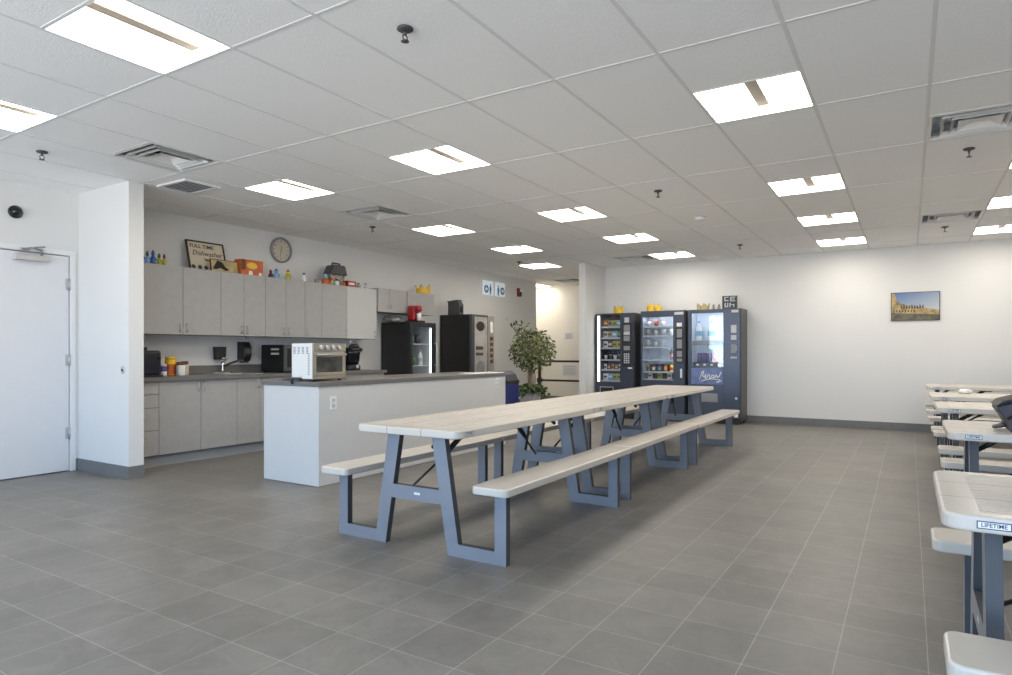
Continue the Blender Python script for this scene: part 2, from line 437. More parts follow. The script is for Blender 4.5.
# white door with its jamb
struct('trim_2', MB().box(XD - T, XD + .012, DY1 + .004, DY1 + .05, 0, DH + .05, bev=.003).box(XD - T, XD + .012, DY0 - .05, DY0 - .004, 0, DH + .05, bev=.003)
       .box(XD - T, XD + .012, DY0 - .004, DY1 + .004, DH + .004, DH + .05, bev=.003), 'jamb')
d = struct('door_1', MB().box(XD - .045, XD - .003, DY0 + .004, DY1 - .006, .008, DH - .008, bev=.002), 'door')
for z in (0.37, 1.08, 1.82):
    MB().tube([(XD + .006, DY1 - .004, z - .055), (XD + .006, DY1 - .004, z + .055)], .009, 8).box(XD - .004, XD + .001, DY1 - .035, DY1 - .004, z - .055, z + .055).build('hinge', 'satin', d)

# ================================================================== CEILING FIXTURES
def troffer():
    t = thing('ceiling_light', '', 'ceiling light', (PX / 2, PY / 4, CE), 'recessed ceiling lights')
    w, l = PX / 2 - .005, PY / 4 - .005
    cx, cy = PX / 2, PY / 4
    h = 0.068
    # housing: ends and rim
    m = MB()
    for s in (-1, 1):
        m.box(cx - w, cx + w, cy + s * l - .006, cy + s * l + .006, CE + .004, CE + h + .02)
        m.box(cx + s * w - .006, cx + s * w + .006, cy - l, cy + l, CE + .004, CE + .02)
    m.box(cx - w, cx + w, cy - l, cy + l, CE + h + .014, CE + h + .022)
    m.build('housing', 'white_metal', t)
    for s in (-1, 1):
        m = MB(); n = 7; prof = []
        for k in range(n + 1):
            u = k / n
            prof.append((cx + s * (w - (w - .036) * u), CE + .006 + h * math.sin(u * PI / 2) ** 0.9))
        for (xa, za), (xb, zb) in zip(prof, prof[1:]):
            m.quad([(xa, cy - l, za), (xb, cy - l, zb), (xb, cy + l, zb), (xa, cy + l, za)])
        m.build('lens', 'lens', t)
    MB().box(cx - .037, cx + .037, cy - l + .006, cy + l - .006, CE + h - .002, CE + h + .008, bev=.002).build('basket', 'basket', t)
    return t
LL = {(1, -.5): 'nearest large bright ceiling light at the top left of the ceiling',
      (-2, -.5): 'ceiling light cut by the left edge of the ceiling near the white door',
      (1, 1.5): 'ceiling light above the island, second of the row over the island front',
      (-2, 1.5): 'ceiling light nearest the upper cabinets, beside the small return grille',
      (-2, 3.5): 'ceiling light beyond the middle air diffuser, over the kitchen aisle',
      (5, 1.5): 'largest ceiling light right of the centre, over open floor right of the picnic tables',
      (5, 3.5): 'second ceiling light in the right of centre row of four going back',
      (5, 5): 'third ceiling light in the right of centre row of four going back',
      (5, 6.5): 'ceiling light in front of the bare back wall, fourth of the right of centre row',
      (1, 3.5): 'ceiling light over the middle of the room, just left of the centre sprinkler',
      (1, 5): 'ceiling light over the vending machine side, behind the centre ceiling light',
      (1, 6.5): 'ceiling light directly over the middle vending machine beside a dark diffuser',
      (-2, 5): 'ceiling light above the black coffee vending machine side of the aisle',
      (-3, 6.5): 'ceiling light furthest back on the left before the hallway, over the potted tree',
      (8, 5): 'ceiling light at the right edge, between the two farther right ones',
      (8, 6.5): 'ceiling light at the right edge closest to the back wall',
      (8, 3.5): 'sliver of ceiling light at the right edge beyond the large diffuser',
      (-8, 9): 'unseen ceiling light added to brighten the hallway past the end of the kitchen wall',
      (-6, 9): 'ceiling light inside the hallway beyond the potted tree'}
tr0 = troffer()
for n, (i, j) in enumerate(LIGHTS):
    loc = (CX0 + (i + .5) * PX, CY0 + (j + .25) * PY, CE)
    if n == 0: tr0.location = loc; tr0['label'] = LL[(i, j)]
    else:
        q = dup(tr0, loc, LL[(i, j)])
        if (i, j) in ((-6, 9), (-8, 9)):            # dimmer fittings in the hallway: the visible one and the added one
            for ch in q.children:
                if ch.name.startswith('lens'): ch.data = ch.data.copy(); ch.data.materials[0] = M['lens_dim']

def diffuser():
    t = thing('air_diffuser', '', 'air diffuser', (0, 0, CE), 'square ceiling air diffusers')
    w = PX / 2 - .012
    def ring(m, r0, z0, r1, z1, mi=0):
        a = [(-r0, -r0, z0), (r0, -r0, z0), (r0, r0, z0), (-r0, r0, z0)]; b = [(-r1, -r1, z1), (r1, -r1, z1), (r1, r1, z1), (-r1, r1, z1)]
        for q in range(4):
            m.quad([a[q], a[(q + 1) % 4], b[(q + 1) % 4], b[q]], mi)
    m = MB(); ring(m, w, CE + .003, w - .018, CE + .003); ring(m, w - .018, CE + .003, w - .018, CE + .03)
    m.build('rim', 'white_metal', t, origin=(0, 0, CE), recalc=False)
    m = MB(); ring(m, w - .004, CE + .12, w - .02, CE + .03); m.box(-w + .004, w - .004, -w + .004, w - .004, CE + .12, CE + .122)
    m.lathe([(.15, CE + .119), (.15, CE + .07), (.145, CE + .07), (.145, CE + .119)], n=24, mi=1)
    m.build('plenum', ['vent_foil', 'vent_dark'], t, origin=(0, 0, CE), recalc=False)
    for r0, zz in ((.222, .0), (.165, -.002)):
        m = MB(); ring(m, r0, CE + zz, r0 - .022, CE + .034 + zz); ring(m, r0, CE + zz + .0015, r0 - .020, CE + .036 + zz)
        m.build('cone', 'white_metal', t, origin=(0, 0, CE), recalc=False)
    m = MB(); ring(m, .125, CE - .002, .06, CE + .028); m.box(-.06, .06, -.06, .06, CE + .027, CE + .031); ring(m, .125, CE, .06, CE + .032)
    m.build('centre_cone', 'white_metal', t, origin=(0, 0, CE), recalc=False)
    return t
DL = {(-2, .5): 'large square air diffuser in the ceiling near the white partition, nearest on the left',
      (-2, 2.5): 'square air diffuser in the ceiling above the wall clock side of the kitchen',
      (7, 2.5): 'large square air diffuser at the right edge of the ceiling, nearest on the right',
      (7, 5.5): 'square air diffuser farther back at the right, near the back wall',
      (0, 6.5): 'dark looking air diffuser beside the ceiling light over the vending machines',
      (-4, 8.5): 'air diffuser in the hallway ceiling beyond the white divider wall'}
df0 = diffuser()
for n, (i, j) in enumerate(DIFFS):
    loc = (CX0 + (i + .5) * PX, CY0 + (j + .25) * PY, CE)
    if n == 0: df0.location = loc; df0['label'] = DL[(i, j)]
    else: dup(df0, loc, DL[(i, j)])
# small return grille
t = thing('return_grille', 'small rectangular return air grille in the ceiling above the partition end', 'air grille', (-5.75, 3.6, CE))
m = MB()
m.box(-5.98, -5.52, 3.42, 3.45, CE - .012, CE + .004, bev=.003).box(-5.98, -5.52, 3.74, 3.77, CE - .012, CE + .004, bev=.003)
m.box(-5.98, -5.95, 3.45, 3.74, CE - .012, CE + .004, bev=.003).box(-5.55, -5.52, 3.45, 3.74, CE - .012, CE + .004, bev=.003)
m.build('frame', 'white_metal', t)
MB().box(-5.95, -5.55, 3.45, 3.74, CE - .001, CE + .004).build('opening', 'vent_dark', t)
m = MB()
for k in range(9):
    y = 3.465 + k * .032
    m.box(-5.95, -5.55, y - .008, y + .008, -.001, .001, mtx=Matrix.Translation((0, 0, CE - .006)) @ Matrix.Translation((0, y, 0)) @ Matrix.Rotation(.7, 4, 'X') @ Matrix.Translation((0, -y, 0)))
m.build('louvres', 'lgrey', t)
# sprinklers
def sprinkler():
    t = thing('sprinkler', '', 'sprinkler', (0, 0, CE), 'ceiling sprinklers')
    MB().lathe([(.038, CE + .004), (.040, CE - .003), (.030, CE - .009), (.012, CE - .010)], n=20).build('escutcheon', 'dgrey', t, origin=(0, 0, CE))
    m = MB().tube([(0, 0, CE - .008), (0, 0, CE - .03)], .008, 10)
    for s in (-1, 1): m.tube([(0, s * .006, CE - .028), (0, s * .016, CE - .036), (0, s * .014, CE - .05), (0, 0, CE - .058)], .0035, 6)
    m.build('body', 'dgrey', t, origin=(0, 0, CE))
    MB().lathe([(.004, CE - .056), (.019, CE - .058), (.020, CE - .061), (.004, CE - .062)], n=16).build('deflector', 'dgrey', t, origin=(0, 0, CE))
    return t
SP = [((-2.063, 2.395), 'dark sprinkler head nearest the camera at the top centre of the ceiling'),
      ((-5.73, 2.375), 'sprinkler head in the ceiling near the white door and large diffuser'),
      ((-5.673, 5.973), 'sprinkler head in the ceiling near the wall clock'),
      ((-2.061, 6.096), 'sprinkler head in the middle of the ceiling over the picnic tables'),
      ((0.39, 6.094), 'sprinkler head right beneath the large right edge diffuser'),
      ((0.379, 9.738), 'sprinkler head beneath the farther right diffuser near the back wall'),
      ((-2.089, 9.801), 'sprinkler head near the back wall above the right vending machine'),
      ((-5.727, 9.632), 'sprinkler head furthest back on the left beside the last kitchen aisle light')]
s0 = sprinkler()
for n, (p, lb) in enumerate(SP):
    if n == 0: s0.location = (*p, CE); s0['label'] = lb
    else: dup(s0, (*p, CE), lb)
t = thing('smoke_detector', 'small round white smoke detector on the ceiling right of centre', 'smoke detector', (-2.047, 7.525, CE))
MB().lathe([(.065, CE + .003), (.065, CE - .012), (.05, CE - .034), (.02, CE - .038)], c=(-2.047, 7.525, 0)).build('cover', 'white', t)
MB().lathe([(.066, CE + .004), (.069, CE - .006), (.066, CE - .012)], c=(-2.047, 7.525, 0)).build('base', 'lgrey', t)

# ================================================================== DOOR WALL THINGS
t = thing('door_closer', 'silver overhead door closer at the top of the white door', 'door closer', (XD, 2.79, 2.04))
MB().box(XD, XD + .055, 2.655, 2.93, 2.010, 2.066, bev=.006).build('body', 'satin', t)
MB().box(XD, XD + .058, 2.645, 2.665, 2.008, 2.068, bev=.003).build('end_cap', 'lgrey', t)
m = MB().tube([(XD + .03, 2.87, 2.066), (XD + .03, 2.87, 2.125)], .011, 10).tube([(XD + .03, 2.87, 2.118), (XD + .11, 2.76, 2.120), (XD + .02, 2.72, 2.112)], .008, 8)
m.tube([(XD + .03, 2.87, 2.12), (XD + .05, 2.80, 2.135), (XD + .05, 2.89, 2.15)], .007, 8)
m.build('arm', 'grey', t)
MB().box(XD + .012, XD + .022, 2.70, 2.78, 2.1, 2.128, bev=.002).build('bracket', 'satin', t)
t = thing('security_camera', 'black dome security camera on the wall above the white door', 'security camera', (XD, 2.667, 2.445))
ry = Matrix.Rotation(PI / 2, 4, 'Y')
MB().lathe([(.058, 0), (.058, .018), (.05, .026)], c=(XD, 2.667, 2.445), mtx=ry).build('mount', 'black', t)
MB().lathe([(.048, .022), (.044, .042), (.032, .058), (.014, .067), (.002, .068)], c=(XD, 2.667, 2.445), mtx=ry).build('dome', 'black_gloss', t)
t = thing('wall_switch', 'small oval chrome key switch on the white partition face', 'wall switch', (-6.135, YP, .996))
MB().prism([(-6.135 + .024 * math.cos(a * PI / 12), .996 + .036 * math.sin(a * PI / 12)) for a in range(24)], 'y', YP - .012, YP, bev=.003).build('plate', 'chrome', t)
MB().lathe([(.012, 0), (.012, .012), (.008, .015)], c=(-6.135, YP - .004, .996), mtx=Matrix.Rotation(PI / 2, 4, 'X'), n=16).build('button', 'dgrey', t)

# ================================================================== KITCHEN
XF, XT = -6.44, -6.485                    # base door plane, toe kick plane
def pull_v(t_parent, x, y, z0, z1, m='satin'):
    MB().tube([(x - .002, y, z0), (x + .022, y, z0 + .006), (x + .026, y, (z0 + z1) / 2), (x + .022, y, z1 - .006), (x - .002, y, z1)], .0045, 6).build('handle', m, t_parent)
def pull_h(t_parent, x, y0, y1, z, m='satin'):
    MB().tube([(x - .002, y0, z), (x + .022, y0 + .006, z), (x + .026, (y0 + y1) / 2, z), (x + .022, y1 - .006, z), (x - .002, y1, z)], .0045, 6).build('handle', m, t_parent)
G = .0025
def base_unit(name, label, y0, y1, doors=(), drawers=()):
    t = thing(name, label, 'base cabinet', (-6.75, (y0 + y1) / 2, 0), 'base cabinets along the kitchen wall')
    MB().box(XK + .005, XF - .02, y0, y1, .105, .865).box(XK + .005, XT, y0, y1, 0, .105, mi=1).build('body', ['lam_edge', 'toe'], t)
    for a, b, side in doors:
        d = MB().box(XF - .019, XF, a + G, b - G, .118, .862, bev=.0015).build('door', 'lam', t)
        hy = b - .035 if side > 0 else a + .035
        pull_v(d, XF, hy, .745, .845)
    for z0, z1 in drawers:
        d = MB().box(XF - .019, XF, y0 + G, y1 - G, z0 + G, z1 - G, bev=.0015).build('drawer', 'lam', t)
        pull_h(d, XF, (y0 + y1) / 2 - .06, (y0 + y1) / 2 + .05, (z0 + z1) / 2 + .04)
base_unit('base_cabinet', 'narrow grey base cabinet with four drawers beside the partition', 3.342, 3.71, drawers=[(.118, .37), (.37, .60), (.60, .735), (.735, .862)])
base_unit('base_cabinet', 'grey two door base cabinet under the sink, next to the drawer cabinet', 3.71, 4.606, doors=[(3.71, 4.168, 1), (4.168, 4.606, -1)])
base_unit('base_cabinet', 'grey base cabinet running behind the near end of the island', 4.606, 5.22, doors=[(4.606, 4.911, 1), (4.911, 5.22, -1)])
base_unit('base_cabinet', 'grey base cabinet under the microwave, hidden behind the island', 5.22, 6.1, doors=[(5.22, 5.66, 1), (5.66, 6.1, -1)])
base_unit('base_cabinet', 'grey base cabinet at the far end of the wall counter beside the fridge', 6.1, 7.02, doors=[(6.1, 6.56, 1), (6.56, 7.02, -1)])
# countertop with backsplash and sink cut
SY0, SY1, SX0, SX1 = 4.55, 5.02, -6.93, -6.55
t = thing('kitchen_countertop', 'dark grey laminate countertop with backsplash along the kitchen wall', 'countertop', (-6.75, 5.2, .865))
m = MB()
for a, b, c, d_ in ((XK + .002, -6.405, 3.34, SY0), (XK + .002, -6.405, SY1, 7.04), (XK + .002, SX0, SY0, SY1), (SX1, -6.405, SY0, SY1)):
    m.box(a, b, c, d_, .866, .9045)
m.build('slab', 'counter', t)
MB().box(XK + .002, XK + .018, 3.34, 7.04, .9045, 1.005, bev=.003).build('backsplash', 'counter', t)
t = thing('kitchen_sink', 'steel drop in sink set in the wall counter below the faucet', 'sink', (-6.74, 4.78, .9))
m = MB()
for a, b, c, d_ in ((SX0 - .02, SX0 + .02, SY0 - .02, SY1 + .02), (SX1 - .02, SX1 + .02, SY0 - .02, SY1 + .02), (SX0 + .02, SX1 - .02, SY0 - .02, SY0 + .02), (SX0 + .02, SX1 - .02, SY1 - .02, SY1 + .02)):
    m.box(a, b, c, d_, .905, .909, bev=.0012)
m.build('rim', 'steel', t)
m = MB()
for a, b, c, d_ in ((SX0 + .004, SX0 + .008, SY0 + .004, SY1 - .004), (SX1 - .008, SX1 - .004, SY0 + .004, SY1 - .004), (SX0 + .004, SX1 - .004, SY0 + .004, SY0 + .008), (SX0 + .004, SX1 - .004, SY1 - .008, SY1 - .004)):
    m.box(a, b, c, d_, .868, .906)
m.box(SX0 + .004, SX1 - .004, SY0 + .004, SY1 - .004, .867, .870).build('basin', 'steel', t)
fx, fy = -6.985, 4.80
t = thing('kitchen_faucet', 'chrome single lever kitchen faucet behind the sink', 'faucet', (fx, fy, .909))
MB().box(fx - .028, fx + .003, fy - .10, fy + .10, .905, .918, bev=.005).build('deck_plate', 'lgrey', t)
MB().lathe([(.022, .918), (.022, .945), (.022, 1.0), (.024, 1.03), (.012, 1.045)], c=(fx, fy, 0), n=18).build('body', 'chrome', t)
MB().tube([(fx, fy, .985), (fx + .07, fy + .05, 1.025), (fx + .15, fy + .11, 1.060), (fx + .19, fy + .14, 1.058), (fx + .195, fy + .143, 1.035)], [.014, .013, .012, .012, .012], 10).build('spout', 'dgrey', t)
MB().tube([(fx, fy, 1.035), (fx + .02, fy + .03, 1.07), (fx + .03, fy + .06, 1.10)], [.012, .009, .007], 8).build('lever', 'grey', t)

# upper cabinets
XU = -6.74; UZ0, UZ1 = 1.352, 2.092
def upper_unit(label, y0, y1, doors, z0=UZ0, z1=UZ1, xf=XU, lam='lam', grp='upper cabinets above the counter', hz=(.03, .115)):
    t = thing('upper_cabinet', label, 'upper cabinet', (-6.9, (y0 + y1) / 2, z0), grp)
    MB().box(XK + .002, xf - .02, y0, y1, z0, z1, mi=0).build('body', 'lam' if lam == 'lam' else lam, t)
    for a, b, side in doors:
        d = MB().box(xf - .019, xf, a + G, b - G, z0 + .001, z1 - .001, bev=.0015).build('door', lam, t)
        if side: pull_v(d, xf, b - .04 if side > 0 else a + .04, z0 + hz[0], z0 + hz[1])
    MB().box(xf - .0215, xf - .0195, y0 + .002, y1 - .002, z0 + .002, z1 - .002).build('face_frame', 'lam_edge', t)
    return t
upper_unit('grey two door upper cabinet beside the partition, below the framed sign', 3.69, 4.611, [(3.69, 4.15, 1), (4.15, 4.611, -1)])
upper_unit('grey two door upper cabinet below the orange box and the paper towel dispenser', 4.611, 5.219, [(4.611, 4.915, 1), (4.915, 5.219, -1)])
upper_unit('grey two door upper cabinet directly below the wall clock', 5.219, 5.835, [(5.219, 5.529, 1), (5.529, 5.835, -1)])
upper_unit('grey two door upper cabinet below the black roofed toy barn', 5.835, 6.584, [(5.835, 6.125, -1), (6.125, 6.584, 1)])
upper_unit('paler upper cabinet with one wide door at the end of the row', 6.584, 7.185, [(6.584, 7.185, 1)], lam='lam_pale')
upper_unit('filler cabinet between the partition and the first upper cabinet door', 3.342, 3.69, [(3.342, 3.69, 0)])
upper_unit('short grey two door cabinet mounted high over the black fridge', 7.19, 7.84, [(7.19, 7.43, 1), (7.43, 7.84, -1)], 1.765, 2.118, -6.715, grp='short cabinets over the fridge', hz=(.05, .11))
upper_unit('short grey plain cabinet under the yellow crown ornament', 7.85, 8.54, [(7.85, 8.54, 0)], 1.765, 2.118, -6.715, grp='short cabinets over the fridge')

# dispensers on the wall
t = thing('soap_dispenser', 'small black wall dispenser left of the faucet', 'dispenser', (XK, 4.765, 1.07))
MB().prism([(4.715, 1.225), (4.85, 1.225), (4.842, 1.07), (4.725, 1.07)], 'x', XK, XK + .085, bev=.012, seg=3).build('housing', 'black', t)
MB().box(XK + .085, XK + .089, 4.785, 4.825, 1.078, 1.096, bev=.001).build('label', 'lgrey', t)
t = thing('paper_towel_dispenser', 'tall black paper towel dispenser on the wall above the faucet', 'dispenser', (XK, 5.07, 1.05))
MB().prism([(XK, 1.29), (XK + .11, 1.285), (XK + .155, 1.22), (XK + .15, 1.11), (XK + .12, 1.05), (XK, 1.05)], 'y', 5.045, 5.15, bev=.012, seg=3).build('housing', 'black', t)
MB().box(XK + .148, XK + .160, 5.065, 5.13, 1.14, 1.20, bev=.004).build('window', 'dgrey', t)
MB().box(XK + .05, XK + .11, 5.06, 5.135, 1.03, 1.058, bev=.003).build('towel_slot', 'dgrey', t)
t = thing('undercabinet_hook', 'small dark hook under the upper cabinets above the towel dispenser', 'hook', (-6.76, 4.95, UZ0))
MB().tube([(-6.76, 4.95, UZ0), (-6.76, 4.95, UZ0 - .025), (-6.745, 4.95, UZ0 - .032), (-6.74, 4.95, UZ0 - .02)], .005, 6).build('hook', 'dgrey', t)
MB().box(-6.775, -6.745, 4.935, 4.965, UZ0 - .006, UZ0).build('mount', 'dgrey', t)
# toaster / black appliance by the partition
t = thing('coffee_maker', 'dark navy appliance on the counter beside the partition', 'coffee maker', (-6.75, 3.70, .905))
MB().box(-6.86, -6.60, 3.58, 3.835, .915, 1.178, bev=.03, seg=4).build('body', 'navy', t)
MB().box(-6.87, -6.59, 3.57, 3.845, .905, .922, bev=.005).build('base', 'black', t)
MB().box(-6.80, -6.66, 3.62, 3.72, 1.176, 1.215, bev=.012, seg=3).build('lid', 'black', t)
MB().tube([(-6.60, 3.80, 1.10), (-6.575, 3.80, 1.10)], .012, 10).build('knob', 'black', t)
# jars and canisters
def jar(name, label, x, y, r, h, body, lid, lh=.03, cat='jar', band=None):
    z = .905
    t = thing(name, label, cat, (x, y, z), 'jars on the counter by the partition')
    MB().lathe([(r * .9, z), (r, z + .01), (r, z + h - lh - .01), (r * .86, z + h - lh)], c=(x, y, 0), n=20).build('body', body, t)
    MB().lathe([(r * .93, z + h - lh), (r * .95, z + h - .005), (r * .85, z + h)], c=(x, y, 0), n=20).build('lid', lid, t)
    if band: MB().lathe([(r * 1.012, z + h * band[1]), (r * 1.012, z + h * band[2])], c=(x, y, 0), n=20, cap=False).build('label', band[0], t)
jar('spice_jar', 'small white jar with a dark purple label beside the navy appliance', -6.72, 3.92, .033, .125, 'white', 'white', .02, band=('purple', .40, .84))
jar('bottle', 'small bottle with a dark cap behind the small purple label jar', -6.92, 3.915, .028, .235, 'paper', 'black', .035, 'bottle', band=('red', .45, .62))
jar('canister', 'tall yellow canister with an orange red label on the counter', -6.80, 4.045, .058, .205, 'yellow', 'yellow', .03, 'canister', band=('orange', .08, .60))
jar('jar', 'clear white jar with a dark brown lid in front of the yellow canister', -6.70, 4.10, .045, .150, 'paper', 'brown', .035)
jar('jar', 'tan jar with a dark lid, rightmost of the counter jars', -6.80, 4.205, .042, .155, 'cream', 'brown', .035)
# microwave
t = thing('microwave', 'black microwave oven on the wall counter, partly behind the toaster oven', 'microwave', (-6.74, 5.59, .905))
MB().box(-6.98, -6.56, 5.34, 5.84, .917, 1.253, bev=.008).build('body', 'black', t)
d = MB().box(-6.56, -6.545, 5.342, 5.71, .92, 1.251, bev=.004).build('door', 'dgrey', t)
MB().tube([(-6.545, 5.685, .95), (-6.52, 5.685, .97), (-6.52, 5.685, 1.20), (-6.545, 5.685, 1.22)], .007, 8).build('handle', 'chrome', d)
MB().box(-6.545, -6.543, 5.39, 5.65, .97, 1.21).build('window', 'black_gloss', d)
for a, b in ((1.185, 1.207), (1.128, 1.152)): MB().box(-6.79, -6.64, 5.338, 5.34, a, b).build('sticker', 'lgrey', t)
MB().box(-6.56, -6.547, 5.712, 5.838, .92, 1.251, bev=.004).build('control_panel', 'dgrey', t)
for x, y in ((-6.95, 5.38), (-6.95, 5.80), (-6.59, 5.38), (-6.59, 5.80)): MB().lathe([(.014, .905), (.014, .918)], c=(x, y, 0), n=10).build('foot', 'black', t)
# coffee brewer with chrome hoop on the far end of the counter
t = thing('coffee_brewer', 'tall black coffee brewer on the wall counter behind the toaster oven', 'coffee brewer', (-6.72, 6.63, .905))
MB().lathe([(.12, .905), (.125, .925), (.125, .965), (.11, .985)], c=(-6.70, 6.63, 0), n=28).build('base', 'black', t)
MB().lathe([(.095, .98), (.112, 1.05), (.12, 1.14), (.128, 1.17), (.10, 1.19)], c=(-6.70, 6.63, 0), n=28).build('carafe', 'black_gloss', t)
MB().box(-6.83, -6.58, 6.52, 6.75, 1.165, 1.225, bev=.03, seg=3).build('head', 'black', t)
MB().lathe([(.07, 1.22), (.075, 1.25), (.05, 1.275), (.02, 1.28)], c=(-6.68, 6.66, 0), n=20).build('lid', 'black', t)
MB().tube([(-6.68, 6.60, 1.25), (-6.68, 6.58, 1.31), (-6.68, 6.63, 1.345), (-6.68, 6.68, 1.32), (-6.68, 6.69, 1.26)], .005, 6).build('hoop', 'chrome', t)
MB().box(-6.578, -6.57, 6.60, 6.65, .935, .985, bev=.003).build('badge', 'lgrey', t)

# island
IX0, IX1, IY0, IY1, IZ = -5.02, -4.30, 3.87, 6.90, .902
t = thing('kitchen_island', 'long white panelled island with a grey worktop in front of the kitchen', 'kitchen island', (-4.66, 5.4, 0))
MB().box(IX0 + .004, IX1 - .018, IY0 + .02, IY1 - .02, 0, IZ - .04).build('body', 'island', t)
MB().box(IX0, IX1, IY0, IY0 + .019, .004, IZ - .041, bev=.0015).build('end_panel', 'island', t)
MB().box(IX0, IX1, IY1 - .019, IY1, .004, IZ - .041, bev=.0015).build('end_panel', 'island', t)
MB().box(IX1 - .017, IX1, IY0 + .0195, IY1 - .0195, .004, IZ - .041, bev=.0015).build('side_panel', 'island', t)
MB().box(IX0 - .012, IX1 + .012, IY0 - .012, IY1 + .012, IZ - .04, IZ - .0005, bev=.003).build('worktop', 'counter', t)
def outlet(label, x, y, z, w=.075, h=.118):
    t = thing('outlet', label, 'outlet', (x, y, z), 'white outlets on the island side')
    MB().box(x, x + .006, y - w / 2, y + w / 2, z - h / 2, z + h / 2, bev=.002).build('plate', 'white', t)
    m = MB()
    for dz in (-.024, .024): m.box(x + .006, x + .0085, y - .016, y + .016, z + dz - .015, z + dz + .015, bev=.002)
    m.build('socket', 'lgrey', t)
outlet('white outlet on the island side near the toaster oven', IX1, 4.035, .713)
outlet('white outlet at the far end of the island side', IX1, 6.70, .785)
# toaster oven on the island
ox0, ox1, oy0, oy1, oz0, oz1 = -4.71, -4.445, 3.925, 4.315, IZ + .018, IZ + .335
t = thing('toaster_oven', 'large stainless toaster oven with four knobs on the near end of the island', 'toaster oven', (-4.55, 4.1, IZ))
MB().box(ox0, ox1, oy0, oy1, oz0, oz1, bev=.006).build('body', 'white_metal', t)
fp = MB()
fp.box(ox1, ox1 + .014, oy0, oy1, oz0 + .245, oz1, bev=.003).box(ox1, ox1 + .010, oy0, oy1, oz0, oz0 + .03, bev=.002)
fp.box(ox1, ox1 + .010, oy0, oy0 + .012, oz0 + .03, oz0 + .245, bev=.002).box(ox1, ox1 + .010, oy1 - .012, oy1, oz0 + .03, oz0 + .245, bev=.002)
fp.build('front_frame', 'oven_steel', t)
d = MB().box(ox1 + .002, ox1 + .013, oy0 + .014, oy1 - .014, oz0 + .20, oz0 + .236, bev=.002).box(ox1 + .002, ox1 + .013, oy0 + .014, oy1 - .014, oz0 + .032, oz0 + .06, bev=.002)\
    .box(ox1 + .002, ox1 + .013, oy0 + .014, oy0 + .04, oz0 + .06, oz0 + .20, bev=.002).box(ox1 + .002, ox1 + .013, oy1 - .04, oy1 - .014, oz0 + .06, oz0 + .20, bev=.002).build('door', 'oven_steel', t)
MB().box(ox1 + .004, ox1 + .008, oy0 + .04, oy1 - .04, oz0 + .06, oz0 + .20).build('glass', mat('oven_glass', (.07, .068, .06), .12, var=.5, vscale=9), d)
m = MB().tube([(ox1 + .045, oy0 + .02, oz0 + .219), (ox1 + .045, oy1 - .02, oz0 + .219)], .008, 10)
for y in (oy0 + .05, oy1 - .05): m.tube([(ox1 + .01, y, oz0 + .219), (ox1 + .045, y, oz0 + .219)], .006, 8)
m.build('handle', 'steel', d)
for k in range(4):
    MB().lathe([(.020, 0), (.019, .018), (.016, .021)], c=(ox1 + .013, oy0 + .085 + k * .072, oz0 + .283), mtx=ry, n=18).build('knob', 'lgrey', t)
for k in range(4):
    m = MB()
    for q in range(5):
        m.box(ox0 + .025 + k * .055, ox0 + .055 + k * .055, oy0 - .0015, oy0 + .001, oz1 - .038 - q * .013, oz1 - .031 - q * .013)
    m.build('vent', 'grey', t)
m = MB()
for q in range(14): m.box(ox1 - .05, ox1 - .03, oy0 - .0015, oy0 + .001, oz0 + .04 + q * .014, oz0 + .047 + q * .014)
m.build('vent', 'grey', t)
MB().box(ox0 - .01, ox1 - .004, oy0 - .006, oy0 + .004, oz0 - .006, oz0 + .004).box(ox0, ox1, oy0, oy1, oz0 - .005, oz0).build('base', 'dgrey', t)
for x, y in ((ox0 + .04, oy0 + .04), (ox0 + .04, oy1 - .04), (ox1 - .03, oy0 + .04), (ox1 - .03, oy1 - .04)):
    MB().lathe([(.014, IZ), (.017, IZ + .014)], c=(x, y, 0), n=12).build('foot', 'black', t)
t = thing('power_strip', 'black power plug box on the island edge below the toaster oven', 'power strip', (-4.62, 3.88, IZ))
MB().box(-4.70, -4.55, 3.86, 3.905, IZ, IZ + .035, bev=.006).build('body', 'dgrey', t)
MB().tube([(-4.62, 3.86, IZ + .015), (-4.62, 3.842, IZ + .008), (-4.60, 3.84, IZ - .02)], .010, 8).build('plug', 'black', t)
MB().tube([(-4.70, 3.88, IZ + .012), (-4.78, 3.89, IZ + .006), (-4.85, 3.95, IZ + .006), (-4.9, 4.1, IZ + .006)], .005, 6).build('cord', 'black', t)
o = MB().box(-4.90, -4.72, 4.30, 4.60, IZ, IZ + .006, bev=.002).build('tray', 'dgrey', origin=(-4.81, 4.45, IZ)); tag(o, 'flat dark tray lying on the island behind the toaster oven', 'tray')
for k, (y, r) in enumerate(((6.40, .1), (6.72, -.2))):
    mt = Matrix.Translation((-4.45 + .03 * k, y, IZ)) @ Matrix.Rotation(r, 4, 'Z')
    o = MB().box(-.11, .11, -.14, .14, 0, .006 + .004 * k, mtx=mt).build('paper_sheet', 'paper', origin=(-4.45 + .03 * k, y, IZ))
    tag(o, ('white papers on the far end of the island worktop, nearer stack', 'white papers at the very far end of the island worktop')[k], 'papers', 'papers on the island')

